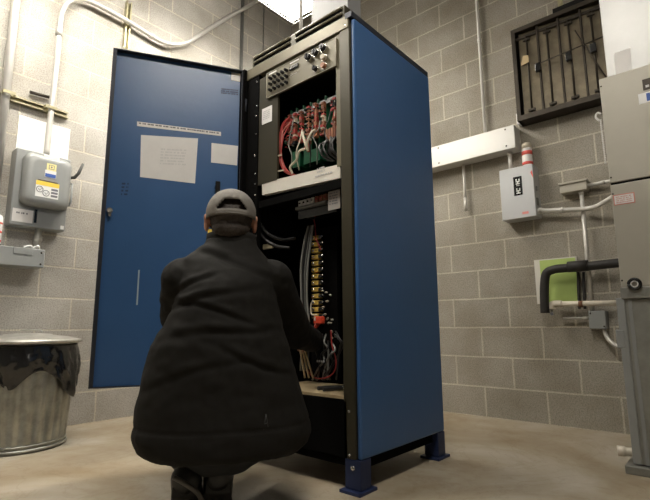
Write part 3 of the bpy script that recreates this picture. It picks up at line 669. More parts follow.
# disconnect box
db = thing('disconnect_box', (0, -2.28, 1.325), 'light grey disconnect box with black label on the right wall', 'electrical box')
m = MB(); m.box((-.12, -2.40, 1.325), (0, -2.178, 1.68), None, .004); m.build('enclosure', GREYLT, db)
a = at(513, 177.5, 'X', -.1205); b = at(523, 196, 'X', -.1205)
m = MB(); m.box((-.1215, b.y, b.z+.01), (-.1204, a.y, a.z)); bl = m.build('black_label', BLACKG, db)
# chunky white marks turned sideways on the black label
m = MB(); yc = (a.y+b.y)/2; zt = a.z-.012; zl = b.z+.02
def stroke(y0, y1, z0, z1): m.box((-.1222, yc+y0, z0), (-.1214, yc+y1, z1))
for base in (zt-.042, zl+.002):
    stroke(-.014, .012, base, base+.007); stroke(-.014, .012, base+.016, base+.023); stroke(-.004, .004, base+.004, base+.020); stroke(-.014, -.007, base+.02, base+.036); stroke(.005, .012, base+.026, base+.038)
stroke(-.012, .010, (zt+zl)/2+.002, (zt+zl)/2+.005)
m.build('white_lettering', PAPERLT, bl)
a = at(525.5, 213, 'X', -.1205); m = MB(); m.box((-.1215, a.y-.02, a.z-.006), (-.1204, a.y+.02, a.z+.010)); m.build('red_sticker', mat('pink_red', (.75, .28, .25), .6), db)
a = at(532, 175, 'X', -.1205); m = MB(); m.hexa([V((-.1215, -2.398, a.z-.02)), V((-.1204, -2.398, a.z-.02)), V((-.1204, -2.383, a.z+.02)), V((-.1215, -2.383, a.z+.02)), V((-.1215, -2.398, a.z)), V((-.1204, -2.398, a.z)), V((-.1204, -2.392, a.z+.035)), V((-.1215, -2.392, a.z+.035))]); m.build('red_tape', REDL, db)
m = MB(); m.box((-.10, -2.41, 1.40), (-.075, -2.40, 1.45), None, .002); m.box((-.09, -2.408, 1.50), (-.08, -2.40, 1.53)); m.build('side_latch', GREYDK, db)
# spray can on top of box
s2 = thing('spray_can', (-.055, -2.345, 1.68), 'white and red aerosol can standing on top of the grey disconnect box', 'can')
cc = V((-.055, -2.352, 1.68))
m = MB(); m.lathe(cc, [(.031, 0), (.033, .004), (.033, .125), (.031, .133)]); m.build('can_body', PAPER, s2)
for (z0_, z1_) in ((.015, .035), (.085, .112)): m = MB(); m.lathe(cc, [(.0338, z0_), (.0338, z1_)]); m.build('red_band', REDL, s2)
m = MB(); m.lathe(cc, [(.032, .133), (.032, .165), (.026, .172)]); m.build('cap', CREAM, s2)
# flat junction box + conduits
jb = thing('junction_box', (0, -2.61, 1.44), 'small flat beige junction box on right wall, above the long vertical conduit', 'electrical box')
m = MB(); m.box((-.075, -2.695, 1.455), (0, -2.54, 1.515), None, .004); m.build('enclosure', BEIGE, jb)
m = MB(); m.box((-.085, -2.70, 1.508), (0, -2.535, 1.522), None, .003); m.build('cover', BEIGE, jb)
cond('conduit', [(-.04, -2.655, 1.455), (-.04, -2.650, .69)], .012, CONDUIT, 'long vertical conduit on right wall between flat junction box and lower grey box', [((-.04, -2.655, 1.455), (-.04, -2.655, 1.43))])
cond('conduit', [(-.045, -2.695, 1.485), (-.045, -3.05, 1.49)], .011, CONDUIT, 'short horizontal conduit from flat junction box to the beige unit', [((-.045, -2.77, 1.486), (-.045, -2.79, 1.486))])
P_ = lambda px, py, x=-.07: at(px, py, 'X', x)
pts = [V((-.07, -2.404, 1.378)), P_(545, 210.5), P_(560, 210), P_(575, 209.5), P_(588, 208.5), P_(597, 206, -.1), P_(606, 201, -.13), P_(614, 196, -.16), P_(622, 190, -.2)]
cond('conduit', pts, .0145, CONDUIT, 'grey conduit from disconnect box side curving up behind the beige unit', [(P_(536.5, 211), P_(541, 211)), (P_(561, 209.8), P_(564, 209.8))])
# wall louvre
lv = thing('wall_louvre', (0, -2.6, 2.0), 'dark bronze framed vertical slat louvre high on the right wall', 'louvre')
ly0, ly1, lz0, lz1, lx = -2.325, -3.02, 2.0, 2.68, -.11
m = MB(); m.box((lx, ly0-.02, lz0), (0, ly0, lz1)); m.box((lx, ly1, lz0), (0, ly1+.02, lz1)); m.box((lx, ly1, lz1-.025), (0, ly0, lz1)); m.box((lx, ly1, lz0), (0, ly0, lz0+.02))
m.box((lx-.008, ly1, lz0), (lx, ly0, lz0+.035)); m.box((lx-.008, ly1, lz1-.03), (lx, ly0, lz1)); m.box((lx-.006, ly0-.025, lz0), (lx, ly0, lz1)); m.box((lx+.02, ly1, lz1-.075), (lx+.03, ly0, lz1-.055)); m.box((-.012, ly1, lz0), (0, ly0, lz1)); m.build('frame', BRONZE, lv)
for k in range(5):
    y = ly0-.04-k*.133
    m = MB(); m.hexa([V((-.085, y, lz0+.03)), V((-.08, y, lz0+.03)), V((-.06, y-.124, lz0+.03)), V((-.065, y-.124, lz0+.03)), V((-.085, y, lz1-.03)), V((-.08, y, lz1-.03)), V((-.06, y-.124, lz1-.03)), V((-.065, y-.124, lz1-.03))]); sl = m.build('slat', SLAT, lv)
    m = MB(); m.cyl((-.088, y-.052, lz0+.05), (-.088, y-.052, lz1-.07), .0065, None, 8); m.box((-.094, y-.075, lz1-.10), (-.082, y-.03, lz1-.085)); m.box((-.094, y-.075, lz0+.06), (-.082, y-.03, lz0+.075)); m.build('pivot_rod', BRONZE, sl)
    m = MB(); m.box((-.10, y-.131, lz0+.02), (-.05, y-.120, lz1-.03)); m.build('mullion', BRONZE, lv)
m = MB(); m.tube([(-.118, ly0-.14, 2.36), (-.118, ly1+.02, 2.40)], .004, None, 8); lr = m.build('linkage_rod', BRONZE, lv)
for yy in (ly0-.16, ly0-.35, ly0-.49): m = MB(); m.box((-.125, yy-.018, 2.31), (-.10, yy+.018, 2.37), None, .004); m.build('clip', BLACKG, lr)
m = MB(); m.tube([(-.118, ly0-.40, 2.50), (-.118, ly0-.55, 2.10)], .004, None, 8); m.build('brace', BRONZE, lv)
m = MB(); m.hexa([V((-.10, ly0-.045, 2.40)), V((-.098, ly0-.045, 2.40)), V((-.098, ly0-.10, 2.41)), V((-.10, ly0-.10, 2.41)), V((-.10, ly0-.065, 2.47)), V((-.098, ly0-.065, 2.47)), V((-.098, ly0-.10, 2.46)), V((-.10, ly0-.10, 2.46))]); m.build('torn_sticker', CARD, lv)
m = MB(); a = at(553, 14, 'X', -.09); m.box((-.10, -3.05, lz1+.0), (-.06, a.y, lz1+.045), None, .003); m.build('track', BLACKG, lv)
m = MB(); m.box((-.07, -2.66, 2.725), (-.05, -2.63, 2.80)); m.build('hook', STRUT, lv)
m = MB(); a = at(519, 121, 'X', -.03); m.box((-.05, a.y-.012, a.z-.03), (0, a.y+.012, a.z+.05), None, .003); m.build('bracket', PAPER, lv)
# painted board behind the pipes
bd = thing('wall_board', (0, -2.45, .76), 'white board with yellow green square fixed low on the right wall', 'board')
m = MB(); m.box((-.014, -2.585, .76), (0, -2.33, 1.05)); m.build('board', BOARDW, bd)
m = MB(); m.box((-.016, -2.578, .762), (-.0142, -2.365, 1.043)); m.build('painted_square', GREEN, bd)
# black insulated pipe
pts = [P_(545, 313, -.09), P_(544.5, 300, -.09), P_(544.5, 285, -.09), P_(546.5, 273.5, -.09), P_(554, 269.5, -.09), P_(566, 268, -.09), P_(590, 266, -.09), P_(617, 263, -.09), P_(640, 261, -.09)]
pts = [V(p) for p in pts]
bp_ = thing('insulated_pipe', pts[0], 'thick black insulated pipe bending down over the green board', 'pipe')
m = MB(); m.tube(bez(pts, 8), .027, None, 16); m.build('insulation', FOAM, bp_)
m = MB(); m.cyl(P_(568, 267, -.09), P_(588, 265.4, -.09), .034, None, 16); m.build('joint_sleeve', FOAM, bp_)
for i, (px, lab) in enumerate(((578, 'thin black vertical line hanging from insulated pipe, nearer the green board'), (583.5, 'thin black vertical line hanging from insulated pipe, nearer the grey conduit'))):
    m = MB(); m.tube(bez([P_(px, 272, -.05), P_(px+.5, 290, -.05), P_(px+1.5, 309, -.05)]), .0085, None, 8); tag(m.build('drain_line', FOAM), lab, 'pipe', 'thin lines under the insulated pipe')
# pvc pipe
pv = thing('pvc_pipe', P_(553, 304), 'horizontal white plastic pipe with elbow below the insulated pipe', 'pipe')
m = MB(); m.cyl(P_(552, 304, -.07), P_(620, 303, -.07), .0165, None, 14); m.build('pipe', PVC, pv)
m = MB(); p = P_(553.5, 304, -.07); m.tube(bez([p+V((0, -.05, 0)), p, p+V((0, .010, -.012)), p+V((0, .012, -.03))]), .021, None, 14); m.build('elbow', PVC, pv)
m = MB(); p2_ = p+V((0, .010, -.03)); m.cyl(p2_, p2_-Z*.035, .008, None, 10); m.box(p2_+V((-.02, -.012, -.045)), p2_+V((.008, .012, -.02)), None, .003); m.build('valve', CHROME, pv)
m = MB(); p = P_(581, 304, -.07); m.cyl(p+Y*.012, p-Y*.012, .020, None, 14); m.build('clamp', mat('rust', (.17, .08, .04), .7), pv)
# lower junction box
jb2 = thing('junction_box', (0, -2.68, .6), 'small grey junction box low on right wall under the white pipe', 'electrical box')
a = P_(588, 311, -.08); b = P_(607, 329, -.08); m = MB(); m.box((-.085, b.y, b.z), (0, a.y, a.z), None, .004); m.build('enclosure', GREYDK if False else mat('mid_grey_box', (.25, .26, .25), .45), jb2)
for (yy_, zz_) in ((b.y+.012, b.z+.015), (a.y-.012, a.z-.015)): m = MB(); m.ell((-.0855, yy_, zz_), (.004, .005, .005)); m.build('screw', BRONZE, jb2)
cond('conduit', [P_(563, 318.5, -.04), P_(589, 318, -.04)], .0085, GALV, 'short thin horizontal conduit entering left side of lower junction box', [(P_(583, 318.2, -.04), P_(589, 318, -.04))])
pts = [P_(604, 328, -.06), P_(605.5, 334, -.06), P_(609, 340, -.07), P_(615, 345, -.08), P_(622, 347.5, -.1), P_(630, 348, -.12)]
fx = thing('flexible_conduit', pts[0], 'short ribbed flexible conduit looping from lower junction box to the unit', 'conduit')
path = bez(pts, 14); m = MB(); m.tube(path, [.0105+.0022*(k % 2) for k in range(len(path))], None, 10); m.build('ribbed_hose', CONDUIT, fx)

# ================================================================== BEIGE AIR HANDLER
UX = -.82; UY = -2.932
ah = thing('air_handler', (UX+.3, UY-.35, 0), 'tall beige air handling unit on grey base at the right edge', 'air handler')
m = MB(); m.box((UX, UY-.75, 1.268), (-.2, UY, 1.785), None, .004); up = m.build('upper_panel', BEIGE, ah)
m = MB(); m.box((UX+.004, UY-.75, 1.256), (-.2, UY-.003, 1.269)); m.build('panel_gap', BLACK, ah)
m = MB(); m.box((UX, UY-.75, .785), (-.2, UY, 1.258), None, .004); mp = m.build('middle_panel', BEIGE, ah)
m = MB(); m.box((UX-.004, UY-.75, .735), (-.2, UY+.005, .785), None, .003); m.box((UX-.006, UY-.75, .752), (UX, UY+.005, .756)); m.build('seam_flange', LOWGAL, ah)
m = MB(); m.box((UX+.012, UY-.75, .04), (-.2, UY+.02, .735), None, .004); lp = m.build('lower_panel', LOWGAL, ah)
m = MB(); m.box((UX+.002, UY-.006, .04), (UX+.03, UY+.026, .74), None, .003); m.box((UX+.008, UY-.032, .04), (UX+.012, UY-.018, .735)); m.build('corner_angle', GREYBOX, ah)
m = MB(); m.box((UX-.02, UY-.75, 0), (-.2, UY+.055, .034), None, .004); m.build('base_frame', LOWGAL, ah)
m = MB(); m.box((UX+.05, UY-.75, 1.785), (-.25, UY-.03, 4.1), None, .004); dk = m.build('supply_duct', DUCTM, ah)
m = MB(); m.tube(bez([(UX+.05, UY-.75, 2.1), (UX+.0495, UY-.2, 2.2), (UX+.0495, UY-.06, 2.6)]), .0015, None, 5); m.build('duct_crease', DUCTM, dk)
a = at(613.5, 53, 'X', UX+.048); b = at(632, 72.5, 'X', UX+.048)
m = MB(); m.hexa([V((UX+.0485, b.y, b.z-.004)), V((UX+.05, b.y, b.z-.004)), V((UX+.05, a.y, b.z-.01)), V((UX+.0485, a.y, b.z-.01)), V((UX+.0485, b.y-.005, a.z)), V((UX+.05, b.y-.005, a.z)), V((UX+.05, a.y, a.z-.003)), V((UX+.0485, a.y, a.z-.003))]); m.build('paper_note', PAPER, dk)
def adec(name, x0, y0, x1, y1, mm, par, lay=1):
    a = at(x0, y0, 'X', UX); b = at(x1, y1, 'X', UX); m = MB(); m.box((UX-.0012*lay, b.y, b.z), (UX-.0002, a.y, a.z), None); return m.build(name, mm, par), a, b
bp1, a, b = adec('name_plate', 642, 80, 668, 84, BRONZE, up); m = MB(); dashes(m, V((UX-.0013, a.y-.01, b.z+.006)), -Y, Z, -X, .09, .022, 1, None, 61); m.build('plate_lettering', INKLT, bp1)
st, a, b = adec('maker_sticker', 638, 94.5, 668, 97, PAPERLT, up)
m = MB(); m.box((UX-.002, a.y-.045, b.z+.006), (UX-.0013, a.y-.03, a.z-.006), BLUEL); m.box((UX-.002, a.y-.065, b.z+.006), (UX-.0013, a.y-.05, a.z-.006), REDL); m.box((UX-.002, a.y-.09, b.z+.006), (UX-.0013, a.y-.07, a.z-.006), BLUEL); m.build('emblem', None, st)
wl3, a, b = adec('red_bordered_label', 613, 195.5, 635.5, 202.5, mat('pinkish_red', (.62, .22, .18), .6), mp)
m = MB(); m.box((UX-.0018, b.y+.004, b.z+.004), (UX-.0012, a.y-.004, a.z-.004)); wf = m.build('label_face', PAPER, wl3)
m = MB(); dashes(m, V((UX-.0019, a.y-.01, b.z+.007)), -Y, Z, -X, abs(a.y-b.y)*.75, abs(a.z-b.z)*.7, 4, None, 62); m.build('print', mat('pink_ink', (.6, .35, .3), .7), wf)
for (px, py) in ((601, 86.5), (611, 177.5), (612.8, 194), (622, 280.5)): p = at(px, py, 'X', UX); m = MB(); m.ell(p, (.003, .004, .004), None, None, 8, 6); m.build('screw', BRONZE, ah)
p = at(634.5, 284, 'X', UX-.012)
m = MB(); m.tube([p+V((0, .021*math.cos(t*PI/10), .021*math.sin(t*PI/10))) for t in range(21)], .0075, None, 8); m.build('ring_grommet', BLACKG, mp)
m = MB(); m.tube([p+V((-.001, .013*math.cos(t*PI/10), .013*math.sin(t*PI/10))) for t in range(21)], .003, None, 8); m.build('inner_ring', PAPER, mp)
m = MB(); m.box((UX+.0, UY+.005, .52), (UX+.05, UY+.04, .60), None, .005); m.build('side_cover', GREYBOX, ah)
m = MB(); m.cyl((UX+.08, UY-.0, .072), (UX+.06, UY+.085, .072), .018, None, 14); m.cyl((UX+.066, UY+.06, .072), (UX+.059, UY+.09, .072), .022, None, 14); m.build('drain_stub', PVC, ah)
# beaded chain on its side
m = MB(); a = at(600.5, 120, 'X', UX+.02); b = at(605.5, 163, 'X', UX+.02)
path = [a+(b-a)*(k/24) for k in range(25)]
for k in range(25): m.ell(path[k], (.0042, .0042, .0042), None, None, 8, 6)
m.tube([path[0], path[-1]], .0012, None, 5)
m.tube(bez([path[0]+V((0, -.006, .028)), path[0]+V((0, .010, .038)), path[0]+V((0, .018, .02)), path[0]+V((0, .006, -.002))]), .0045, None, 8)
m.build('bead_chain', PAPER, ah)

# ================================================================== PERSON
HA = math.radians(53.6); fa = V((math.cos(HA), math.sin(HA), 0)); ra = V((math.sin(HA), -math.cos(HA), 0))
def pd(px, py, d):
    """point seen at px,py at horizontal distance d in front of the viewpoint"""
    r = ray(px, py); return CAM + r*(d/r.dot(fa))
def lerp(a, b, t): return a+(b-a)*t
hc = pd(231, 220.5, 1.69)
person = thing('person', V((pd(222, 440, 1.66).x, pd(222, 440, 1.66).y, 0)), 'person in black jacket and grey cap squatting before the open cabinet, seen from behind', 'person')
shR, shL = pd(271, 280, 1.67), pd(184, 279, 1.67)
elR, wrR = pd(296, 333, 1.87), pd(312, 340, 2.03)
elL, wrL = pd(178, 318, 1.84), pd(196, 345, 2.04)
hipR, hipL = pd(236, 425, 1.63), pd(205, 425, 1.63)
knR, knL = pd(256, 392, 1.97), pd(186, 392, 1.97)
anR, anL = pd(219, 452, 1.66), pd(188, 452, 1.65)
headR = Matrix.Rotation(HA-PI/2, 3, 'Z')          # local x right, y forward
def HP(x, y, z): return hc + ra*x + fa*y + Z*z
def remeshed(mb, name, mm, vox, par, smooth=3, disp=None):
    o = mb.build(name, mm, None)
    md = o.modifiers.new('r', 'REMESH'); md.mode = 'VOXEL'; md.voxel_size = vox
    s = o.modifiers.new('s', 'SMOOTH'); s.iterations = smooth; s.factor = .5
    bpy.context.view_layer.update(); dg = bpy.context.evaluated_depsgraph_get()
    me = bpy.data.meshes.new_from_object(o.evaluated_get(dg)); me.name = name
    org = V(o.location); bpy.data.objects.remove(o)
    if disp:
        ns = [v.normal.copy() for v in me.vertices]
        for v, n in zip(me.vertices, ns): v.co += n*disp(v.co+org, n)
    po = world_loc(par)
    for v in me.vertices: v.co += org-po
    for p in me.polygons: p.use_smooth = True
    me.materials.clear(); me.materials.append(mm)
    o2 = bpy.data.objects.new(name, me); COL.objects.link(o2); o2.parent = par
    return o2
# body (one continuous surface)
b = MB()
b.ell(HP(0, -.005, .010), (.074, .093, .092), None, headR); b.ell(HP(0, .03, -.045), (.058, .062, .068), None, headR)
b.caps(HP(0, .055, -.075), HP(0, .055, -.078), .034, .034)
b.caps(HP(0, .088, .0), HP(0, .104, -.03), .009, .014)                                  # nose
b.caps(HP(-.018, .088, -.058), HP(.018, .088, -.058), .0075, .0075); b.caps(HP(-.016, .086, -.068), HP(.016, .086, -.068), .008, .008)   # lips
b.caps(HP(-.045, .078, .022), HP(.045, .078, .022), .010, .010)                         # brow
for s in (-1, 1):
    b.ell(HP(s*.085, -.002, -.014), (.009, .018, .032), None, Matrix.Rotation(HA-PI/2+s*-.35, 3, 'Z')); b.ell(HP(s*.090, -.010, .004), (.006, .011, .015), None, headR)
    b.caps(HP(s*.038, .070, -.028), HP(s*.045, .055, -.03), .020, .020)
neck = pd(231, 246, 1.675); chest = pd(230, 290, 1.66); belly = pd(224, 350, 1.66); pel = pd(221, 415, 1.66)
b.caps(HP(0, -.02, -.05), neck, .056, .064); b.caps(shL+ra*.02, shR-ra*.02, .062, .062)
b.ell(chest, (.17, .11, .14), None, headR); b.ell(belly, (.17, .13, .16), None, headR); b.ell(pel, (.18, .13, .12), None, headR); b.caps(neck, chest, .07, .09)
for (s, e, w_) in ((shR, elR, wrR), (shL, elL, wrL)): b.caps(s, e, .052, .041); b.caps(e, w_, .040, .028)
for (h, k, a_) in ((hipR, knR, anR), (hipL, knL, anL)): b.caps(h, k, .085, .060); b.caps(k, a_, .056, .038)
# feet inside the boots, heel raised
def foot_pts(a_): return a_+V((0, 0, -.03)), V((a_.x, a_.y, 0))+fa*.10+Z*.04, V((a_.x, a_.y, 0))+fa*.17+Z*.032
for a_ in (anR, anL):
    h_, bl_, to = foot_pts(a_); b.caps(a_, h_, .034, .034); b.caps(h_, bl_, .033, .03); b.caps(bl_, to, .03, .024)
# hands: palm, four bent fingers of unequal length, thumb from the side
def hand(wr, dirn, up, side, curl):
    dirn = dirn.normalized(); up = (up-dirn*up.dot(dirn)).normalized(); lat = dirn.cross(up).normalized()*side   # lat: towards the little finger
    pc = wr+dirn*.05
    for k in range(4): b.caps(wr+dirn*.012+lat*(-.016+.011*k), wr+dirn*.086+lat*(-.029+.0195*k), .015, .0125)
    tips = []
    for k, (ln, cu_) in enumerate(((.068, 1), (.076, 1), (.070, 1.05), (.056, 1.1))):
        base = wr+dirn*(.086-(.006 if k == 3 else 0))+lat*(-.031+.0205*k); p = base; an = .35*curl; r = .0092-(.0012 if k == 3 else 0)
        for sgm, fr in enumerate((.45, .31, .24)):
            an += (.55, .75, .5)[sgm]*curl*cu_; q2 = p+(dirn*math.cos(an)-up*math.sin(an))*ln*fr; b.caps(p, q2, r, r*.93, None, 10); p = q2; r *= .93
        tips.append(p)
    t0_ = wr+dirn*.022-lat*.028; t1_ = t0_+dirn*.032-lat*.022-up*.016; t2_ = t1_+dirn*.028-up*.018+lat*.004; t3_ = t2_+dirn*.02-up*.012+lat*.012
    b.caps(wr+dirn*.02-lat*.012, t0_, .015, .014); b.caps(t0_, t1_, .013, .011, None, 10); b.caps(t1_, t2_, .011, .0098, None, 10); b.caps(t2_, t3_, .0098, .0085, None, 10)
    return pc, dirn, up, lat, tips
hd = fa*.9+ra*-.15+Z*.12
HR = hand(wrR, hd, Z, -1 if False else 1, 1.15)
HL = hand(wrL, (fa*.8-Z*.55+ra*.2), Z+fa*.5, -1, .45)
body = remeshed(b, 'body', SKIN, .0042, person, 2)
# eyes
for s in (-1, 1):
    m = MB(); m.ell(HP(s*.031, .076, .003), (.0125, .0125, .0125), EYEW); m.ell(HP(s*.031, .0865, .003), (.0055, .003, .0055), BROWN, headR); m.build('eye', None, person)
# hair: fringe of short dark hair below the cap
m = MB(); m.ell(HP(0, -.010, .010), (.078, .094, .080), None, headR); m.ell(HP(0, -.045, -.045), (.066, .058, .045), None, headR)
o = remeshed(m, 'hair', HAIR, .005, person, 2, lambda p, n: .0022*noise.noise(p*90))
bmh = bmesh.new(); bmh.from_mesh(o.data); po = world_loc(person); kill = []
for v in bmh.verts:
    l = v.co+po-hc; yy = l.dot(fa); xx = abs(l.dot(ra))
    if yy > .035-(.0 if l.z > .02 else .05): kill.append(v)
    elif l.z < -.035 and yy > -.02: kill.append(v)
bmesh.ops.delete(bmh, geom=kill, context='VERTS'); bmh.to_mesh(o.data); bmh.free()
# cap
m = MB(); NA, NR = 72, 18; grid = []
capC = HP(0, -.006, .022)
for i in range(NR+1):
    t = i/NR; row = []
    for j in range(NA):
        a_ = 2*PI*j/NA; th = t*PI*.5*1.16; rr_ = math.sin(min(th, PI*.5))*(1-.04*max(0, th-PI/2)); zz = math.cos(th)
        x_ = .0865*rr_*math.cos(a_); y_ = .106*rr_*math.sin(a_); z_ = .088*zz if zz > 0 else .10*zz
        pinch = 1-.035*math.exp(-((t-.32)/.12)**2)*(.5+.5*math.cos(6*a_))*.6
        row.append(m.b.verts.new(capC+ra*x_*pinch+fa*y_*pinch+Z*(z_+.002*math.cos(12*a_)*t*0)))
    grid.append(row)
def in_arch(i, j):
    a_ = 2*PI*(j+.5)/NA+PI/2; a_ = (a_+PI) % (2*PI)-PI; x_ = a_*.09; zz = (NR-i-.5)/NR   # back of the head
    return abs(x_) < .052 and .09 < zz < .09+.27*math.sqrt(max(0, 1-(x_/.052)**2))+.0
for i in range(1, NR):
    for j in range(NA):
        if not in_arch(i, j): m.face([grid[i][j], grid[i][(j+1) % NA], grid[i+1][(j+1) % NA], grid[i+1][j]], 0, True)
for j in range(NA): m.face([grid[1][j], grid[1][(j+1) % NA], grid[0][0]], 0, True)
cap = m.build('cap', CAPM, person)
sm = cap.modifiers.new('t', 'SOLIDIFY'); sm.thickness = .0028; sm.offset = 1
m = MB(); m.ell(capC+Z*.089, (.007, .007, .005)); m.build('cap_button', CAPM, cap)
m = MB()
for a0 in (PI/2, -PI/2, PI/6, 5*PI/6, -PI/6, -5*PI/6):
    m.tube([capC+ra*.0885*math.sin(th)*math.cos(a0)+fa*.108*math.sin(th)*math.sin(a0)+Z*.0905*math.cos(th) for th in [.06+1.05*k/8 for k in range(9)]], .0011, None, 5)
m.build('cap_seam', CAPM, cap)
m = MB(); bpts = []
for k in range(13):
    a_ = PI+PI*k/12; bpts.append((a_))
i0 = []
for lay, dz in ((0, 0), (1, -.003)):
    for k in range(13):
        a_ = PI*k/12; x_ = .078*math.cos(a_); inner = capC+ra*x_+fa*(.106*math.sqrt(max(0, 1-(x_/.0865)**2))*.96)+Z*(-.012+dz); 
        outer = capC+ra*x_*1.02+fa*(.10*math.sqrt(max(0, 1-(x_/.0865)**2))+.072*math.sin(a_))+Z*(-.022-.012*abs(math.cos(a_))+dz); i0.append((m.b.verts.new(inner), m.b.verts.new(outer)))
for k in range(12):
    for base in (0, 13): m.face([i0[base+k][0], i0[base+k][1], i0[base+k+1][1], i0[base+k+1][0]], 0, True)
    m.face([i0[k][1], i0[k+1][1], i0[13+k+1][1], i0[13+k][1]], 0, True)
m.build('cap_brim', CAPM, cap)
m = MB(); m.tube([capC+ra*.0895*math.cos(a_)+fa*.1095*math.sin(a_)-Z*.021 for a_ in [-PI/2-.62+1.24*k/12 for k in range(13)]], .0032, None, 6); m.build('cap_strap', CAPM, cap)
# jacket: lofted torso with sleeves fused, folds pressed in
prof = [(447, 143, 300, 1.66, .212), (441, 136, 307, 1.66, .222), (429, 132, 309.5, 1.66, .224), (410, 135.5, 305.5, 1.66, .212), (390, 139.5, 301, 1.66, .204), (370, 144, 294, 1.66, .198), (345, 151, 288, 1.66, .190), (325, 164, 282, 1.66, .178), (303, 175, 277, 1.655, .164), (286, 180, 274, 1.655, .148), (273, 179, 273, 1.665, .126), (262, 181, 270, 1.672, .102), (253, 193, 262, 1.675, .085), (246, 204.5, 257, 1.675, .073), (240, 206.5, 256, 1.678, .068)]
b = MB(); rg = []
for (y_, xl, xr, d_, hd_) in prof:
    a_, c_ = pd(xl, y_, d_), pd(xr, y_, d_); ce = (a_+c_)/2; hw = (c_-a_).length/2; z_ = ce.z; ring = []
    for j in range(48):
        t = 2*PI*j/48; ct, st_ = math.cos(t), math.sin(t); ex = .82
        ring.append(V((ce.x, ce.y, z_))+ra*hw*math.copysign(abs(ct)**ex, ct)+fa*hd_*math.copysign(abs(st_)**ex, st_))
    rg.append(ring)
b.rings(rg)
b.caps(shR-Z*.004, elR, .079, .066); b.caps(elR, wrR, .064, .050); b.caps(shL-Z*.004, elL, .079, .064); b.caps(elL, wrL, .060, .049)
def folds(p, n):
    l = p-hc; x_ = l.dot(ra); z_ = p.z; y_ = l.dot(fa)
    low = max(0, min(1, (1.0-z_)/.25))
    f = .0045*noise.noise(V((x_*5+z_*5, y_*4, z_*11-x_*3)))*low
    f += .0030*noise.noise(V((x_*11-z_*8, y_*9, z_*22+x_*9+5)))*low
    f += .0022*noise.noise(p*34)
    f -= .0035*math.exp(-((z_-.318)/.005)**2)
    # pressed diagonal creases across the waist, as the coat bunches when squatting
    for (cz, sl, amp, wd, cx_, cw) in ((.72, .30, 0.0078, 0.0096, -.10, .12), (.66, -.22, 0.0065, 0.0088, -.06, .13), (.60, .12, 0.0072, 0.0112, -.02, .15), (.79, .42, 0.0059, 0.0080, -.13, .08), (.84, -.3, .006, .012, .02, .14), (.55, -.35, 0.0059, 0.0104, .10, .12), (.50, .3, 0.0046, 0.0112, -.10, .14)):
        u_2 = (z_-cz-sl*(x_+.02)+.012*math.sin(x_*14)); f -= amp*math.exp(-(u_2/wd)**2)*math.exp(-((x_-cx_)/cw)**2)
        f += amp*.7*math.exp(-((u_2-wd*1.9)/(wd*1.2))**2)*math.exp(-((x_-cx_)/cw)**2)
    return f
jk = remeshed(b, 'jacket', JACKET, .0065, person, 4, folds)
# stand collar
m = MB(); rg = []
for (zz, sc_) in ((-.012, 1.03), (.012, 1.0), (.026, 1.0), (.028, .95), (.0, .93)):
    c_ = pd(231.5, 243, 1.682); rg.append([c_+ra*.0885*sc_*math.cos(2*PI*j/40)+fa*.078*sc_*math.sin(2*PI*j/40)+Z*(zz-.004*math.sin(2*PI*j/40)+.0015*noise.noise(V((j*.3, zz*30, 0)))) for j in range(40)])
m.rings(rg, None, False); m.build('collar', JACKET, jk)
from mathutils.bvhtree import BVHTree
_po = world_loc(person); _bv = BVHTree.FromPolygons([v.co+_po for v in jk.data.vertices], [tuple(p.vertices) for p in jk.data.polygons])
def on_back(px, py):
    h = _bv.ray_cast(CAM, ray(px, py).normalized()); return h[0] - ray(px, py).normalized()*.0006
m = MB()
for (s0, s1) in (((263.5, 430), (266, 414)), ((268, 427), (266, 414)), ((264, 424), (267, 423))):
    p0_, p1_ = on_back(*s0), on_back(*s1)
    m.tube([p0_, p1_], .0011, None, 5)
m.build('reflective_mark', mat('dim_mark', (.05, .05, .048), .6), jk)
# cuffs
for (e, w_) in ((elR, wrR), (elL, wrL)):
    d_ = (w_-e).normalized(); m = MB(); m.tube([w_-d_*.012, w_+d_*.018, w_+d_*.03], [.048, .045, .040], None, 20); m.build('cuff', JACKET, jk)
# trousers
b = MB()
for (h, k, a_) in ((hipR, knR, anR), (hipL, knL, anL)): b.caps(h, k, .098, .073); b.caps(k, a_+Z*.0, .074, .064)
b.ell(pel-Z*.06, (.18, .14, .13), None, headR)
remeshed(b, 'trousers', TROUSER, .008, person, 3, lambda p, n: .006*noise.noise(p*18))
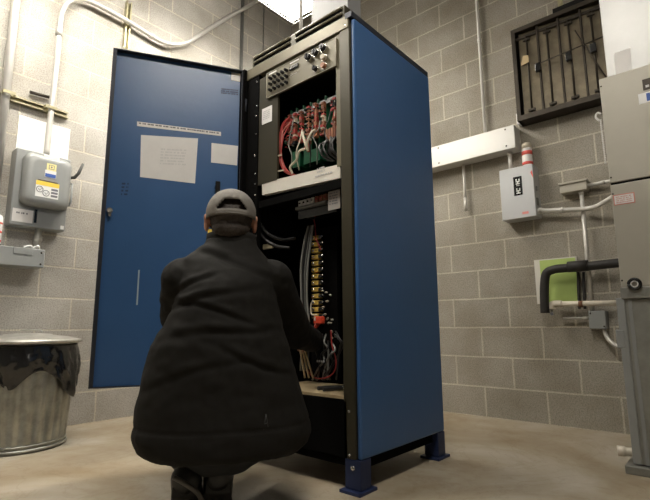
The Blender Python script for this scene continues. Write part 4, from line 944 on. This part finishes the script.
# boots
for i, a_ in enumerate((anR, anL)):
    h_, bl_, to = foot_pts(a_); hh = V((a_.x, a_.y, 0))-fa*.060; zh = .115
    b = MB(); b.caps(a_+Z*.06, a_+Z*-.01, .060, .055); b.caps(hh+fa*.03+Z*(zh+.035), bl_+Z*.014, .049, .050); b.caps(bl_+Z*.014, to+Z*.012, .050, .040)
    bo = remeshed(b, 'boot', BOOTL, .005, person, 3, lambda p, n: .0015*noise.noise(p*40))
    m = MB(); rg = []
    for t, wd in ((0, .036), (.08, .043), (.3, .045), (.5, .042), (.7, .051), (.9, .047), (1, .028)):
        L = hh.lerp(V((to.x, to.y, 0))+fa*.035, t); z_ = max(.012, zh*(1-t/.62)) if t < .62 else .006
        if t >= .62: z_ = .006
        hz = .02 if t > .3 else .030
        rg.append([L-ra*wd+Z*(z_-.006), L+ra*wd+Z*(z_-.006), L+ra*wd+Z*(z_+hz), L-ra*wd+Z*(z_+hz)])
    m.rings(rg); m.build('boot_sole', RUBBER, bo)
    m = MB()
    for k in range(4): c_ = a_+fa*(.045+.012*k)+Z*(.035-.02*k); m.tube([c_-ra*.022, c_+ra*.022], .0028, None, 6)
    m.build('lace', BLACKW, bo)
    if i == 1: m = MB(); m.tube(bez([hh+ra*-.035-fa*.014+Z*.17, hh+ra*.0-fa*.030+Z*.155, hh+ra*.04-fa*.022+Z*.12, hh+ra*.058+fa*.01+Z*.07]), .008, None, 8); m.build('heel_band', mat('strap_highlight_grey', (.09, .08, .07), .4), bo)  # pale grey band paints in the highlight along the boot strap
# red test tool held in the right hand
tp = q(320, 320, TX-.06); tt = thing('test_probe', tp, 'red handled test tool held at the brass terminals', 'tool')
pc, dr, up_, la, tips = HR
m = MB(); m.obox(tp-X*.02+Y*.022-Z*.018, -Y, Z, X, .05, .034, .024, None, .005); m.build('tool_body', RED, tt)
m = MB(); e_ = wrR+dr*.095-up_*.025; m.tube([tp-Z*.004, e_], [.010, .008], None, 10); m.build('grip', RED, tt)
m = MB(); p = tp+V((-.021, .012, .004)); m.box(p-V((0, .004, .006)), p+V((.002, .004, .008))); m.build('tool_marking', CREAM, tt)

# ------------------------------------------------------------------ colour management
vs = scene.view_settings; vs.view_transform = 'Standard'; vs.look = 'None'; vs.exposure = .8; vs.gamma = 1; vs.use_curve_mapping = False
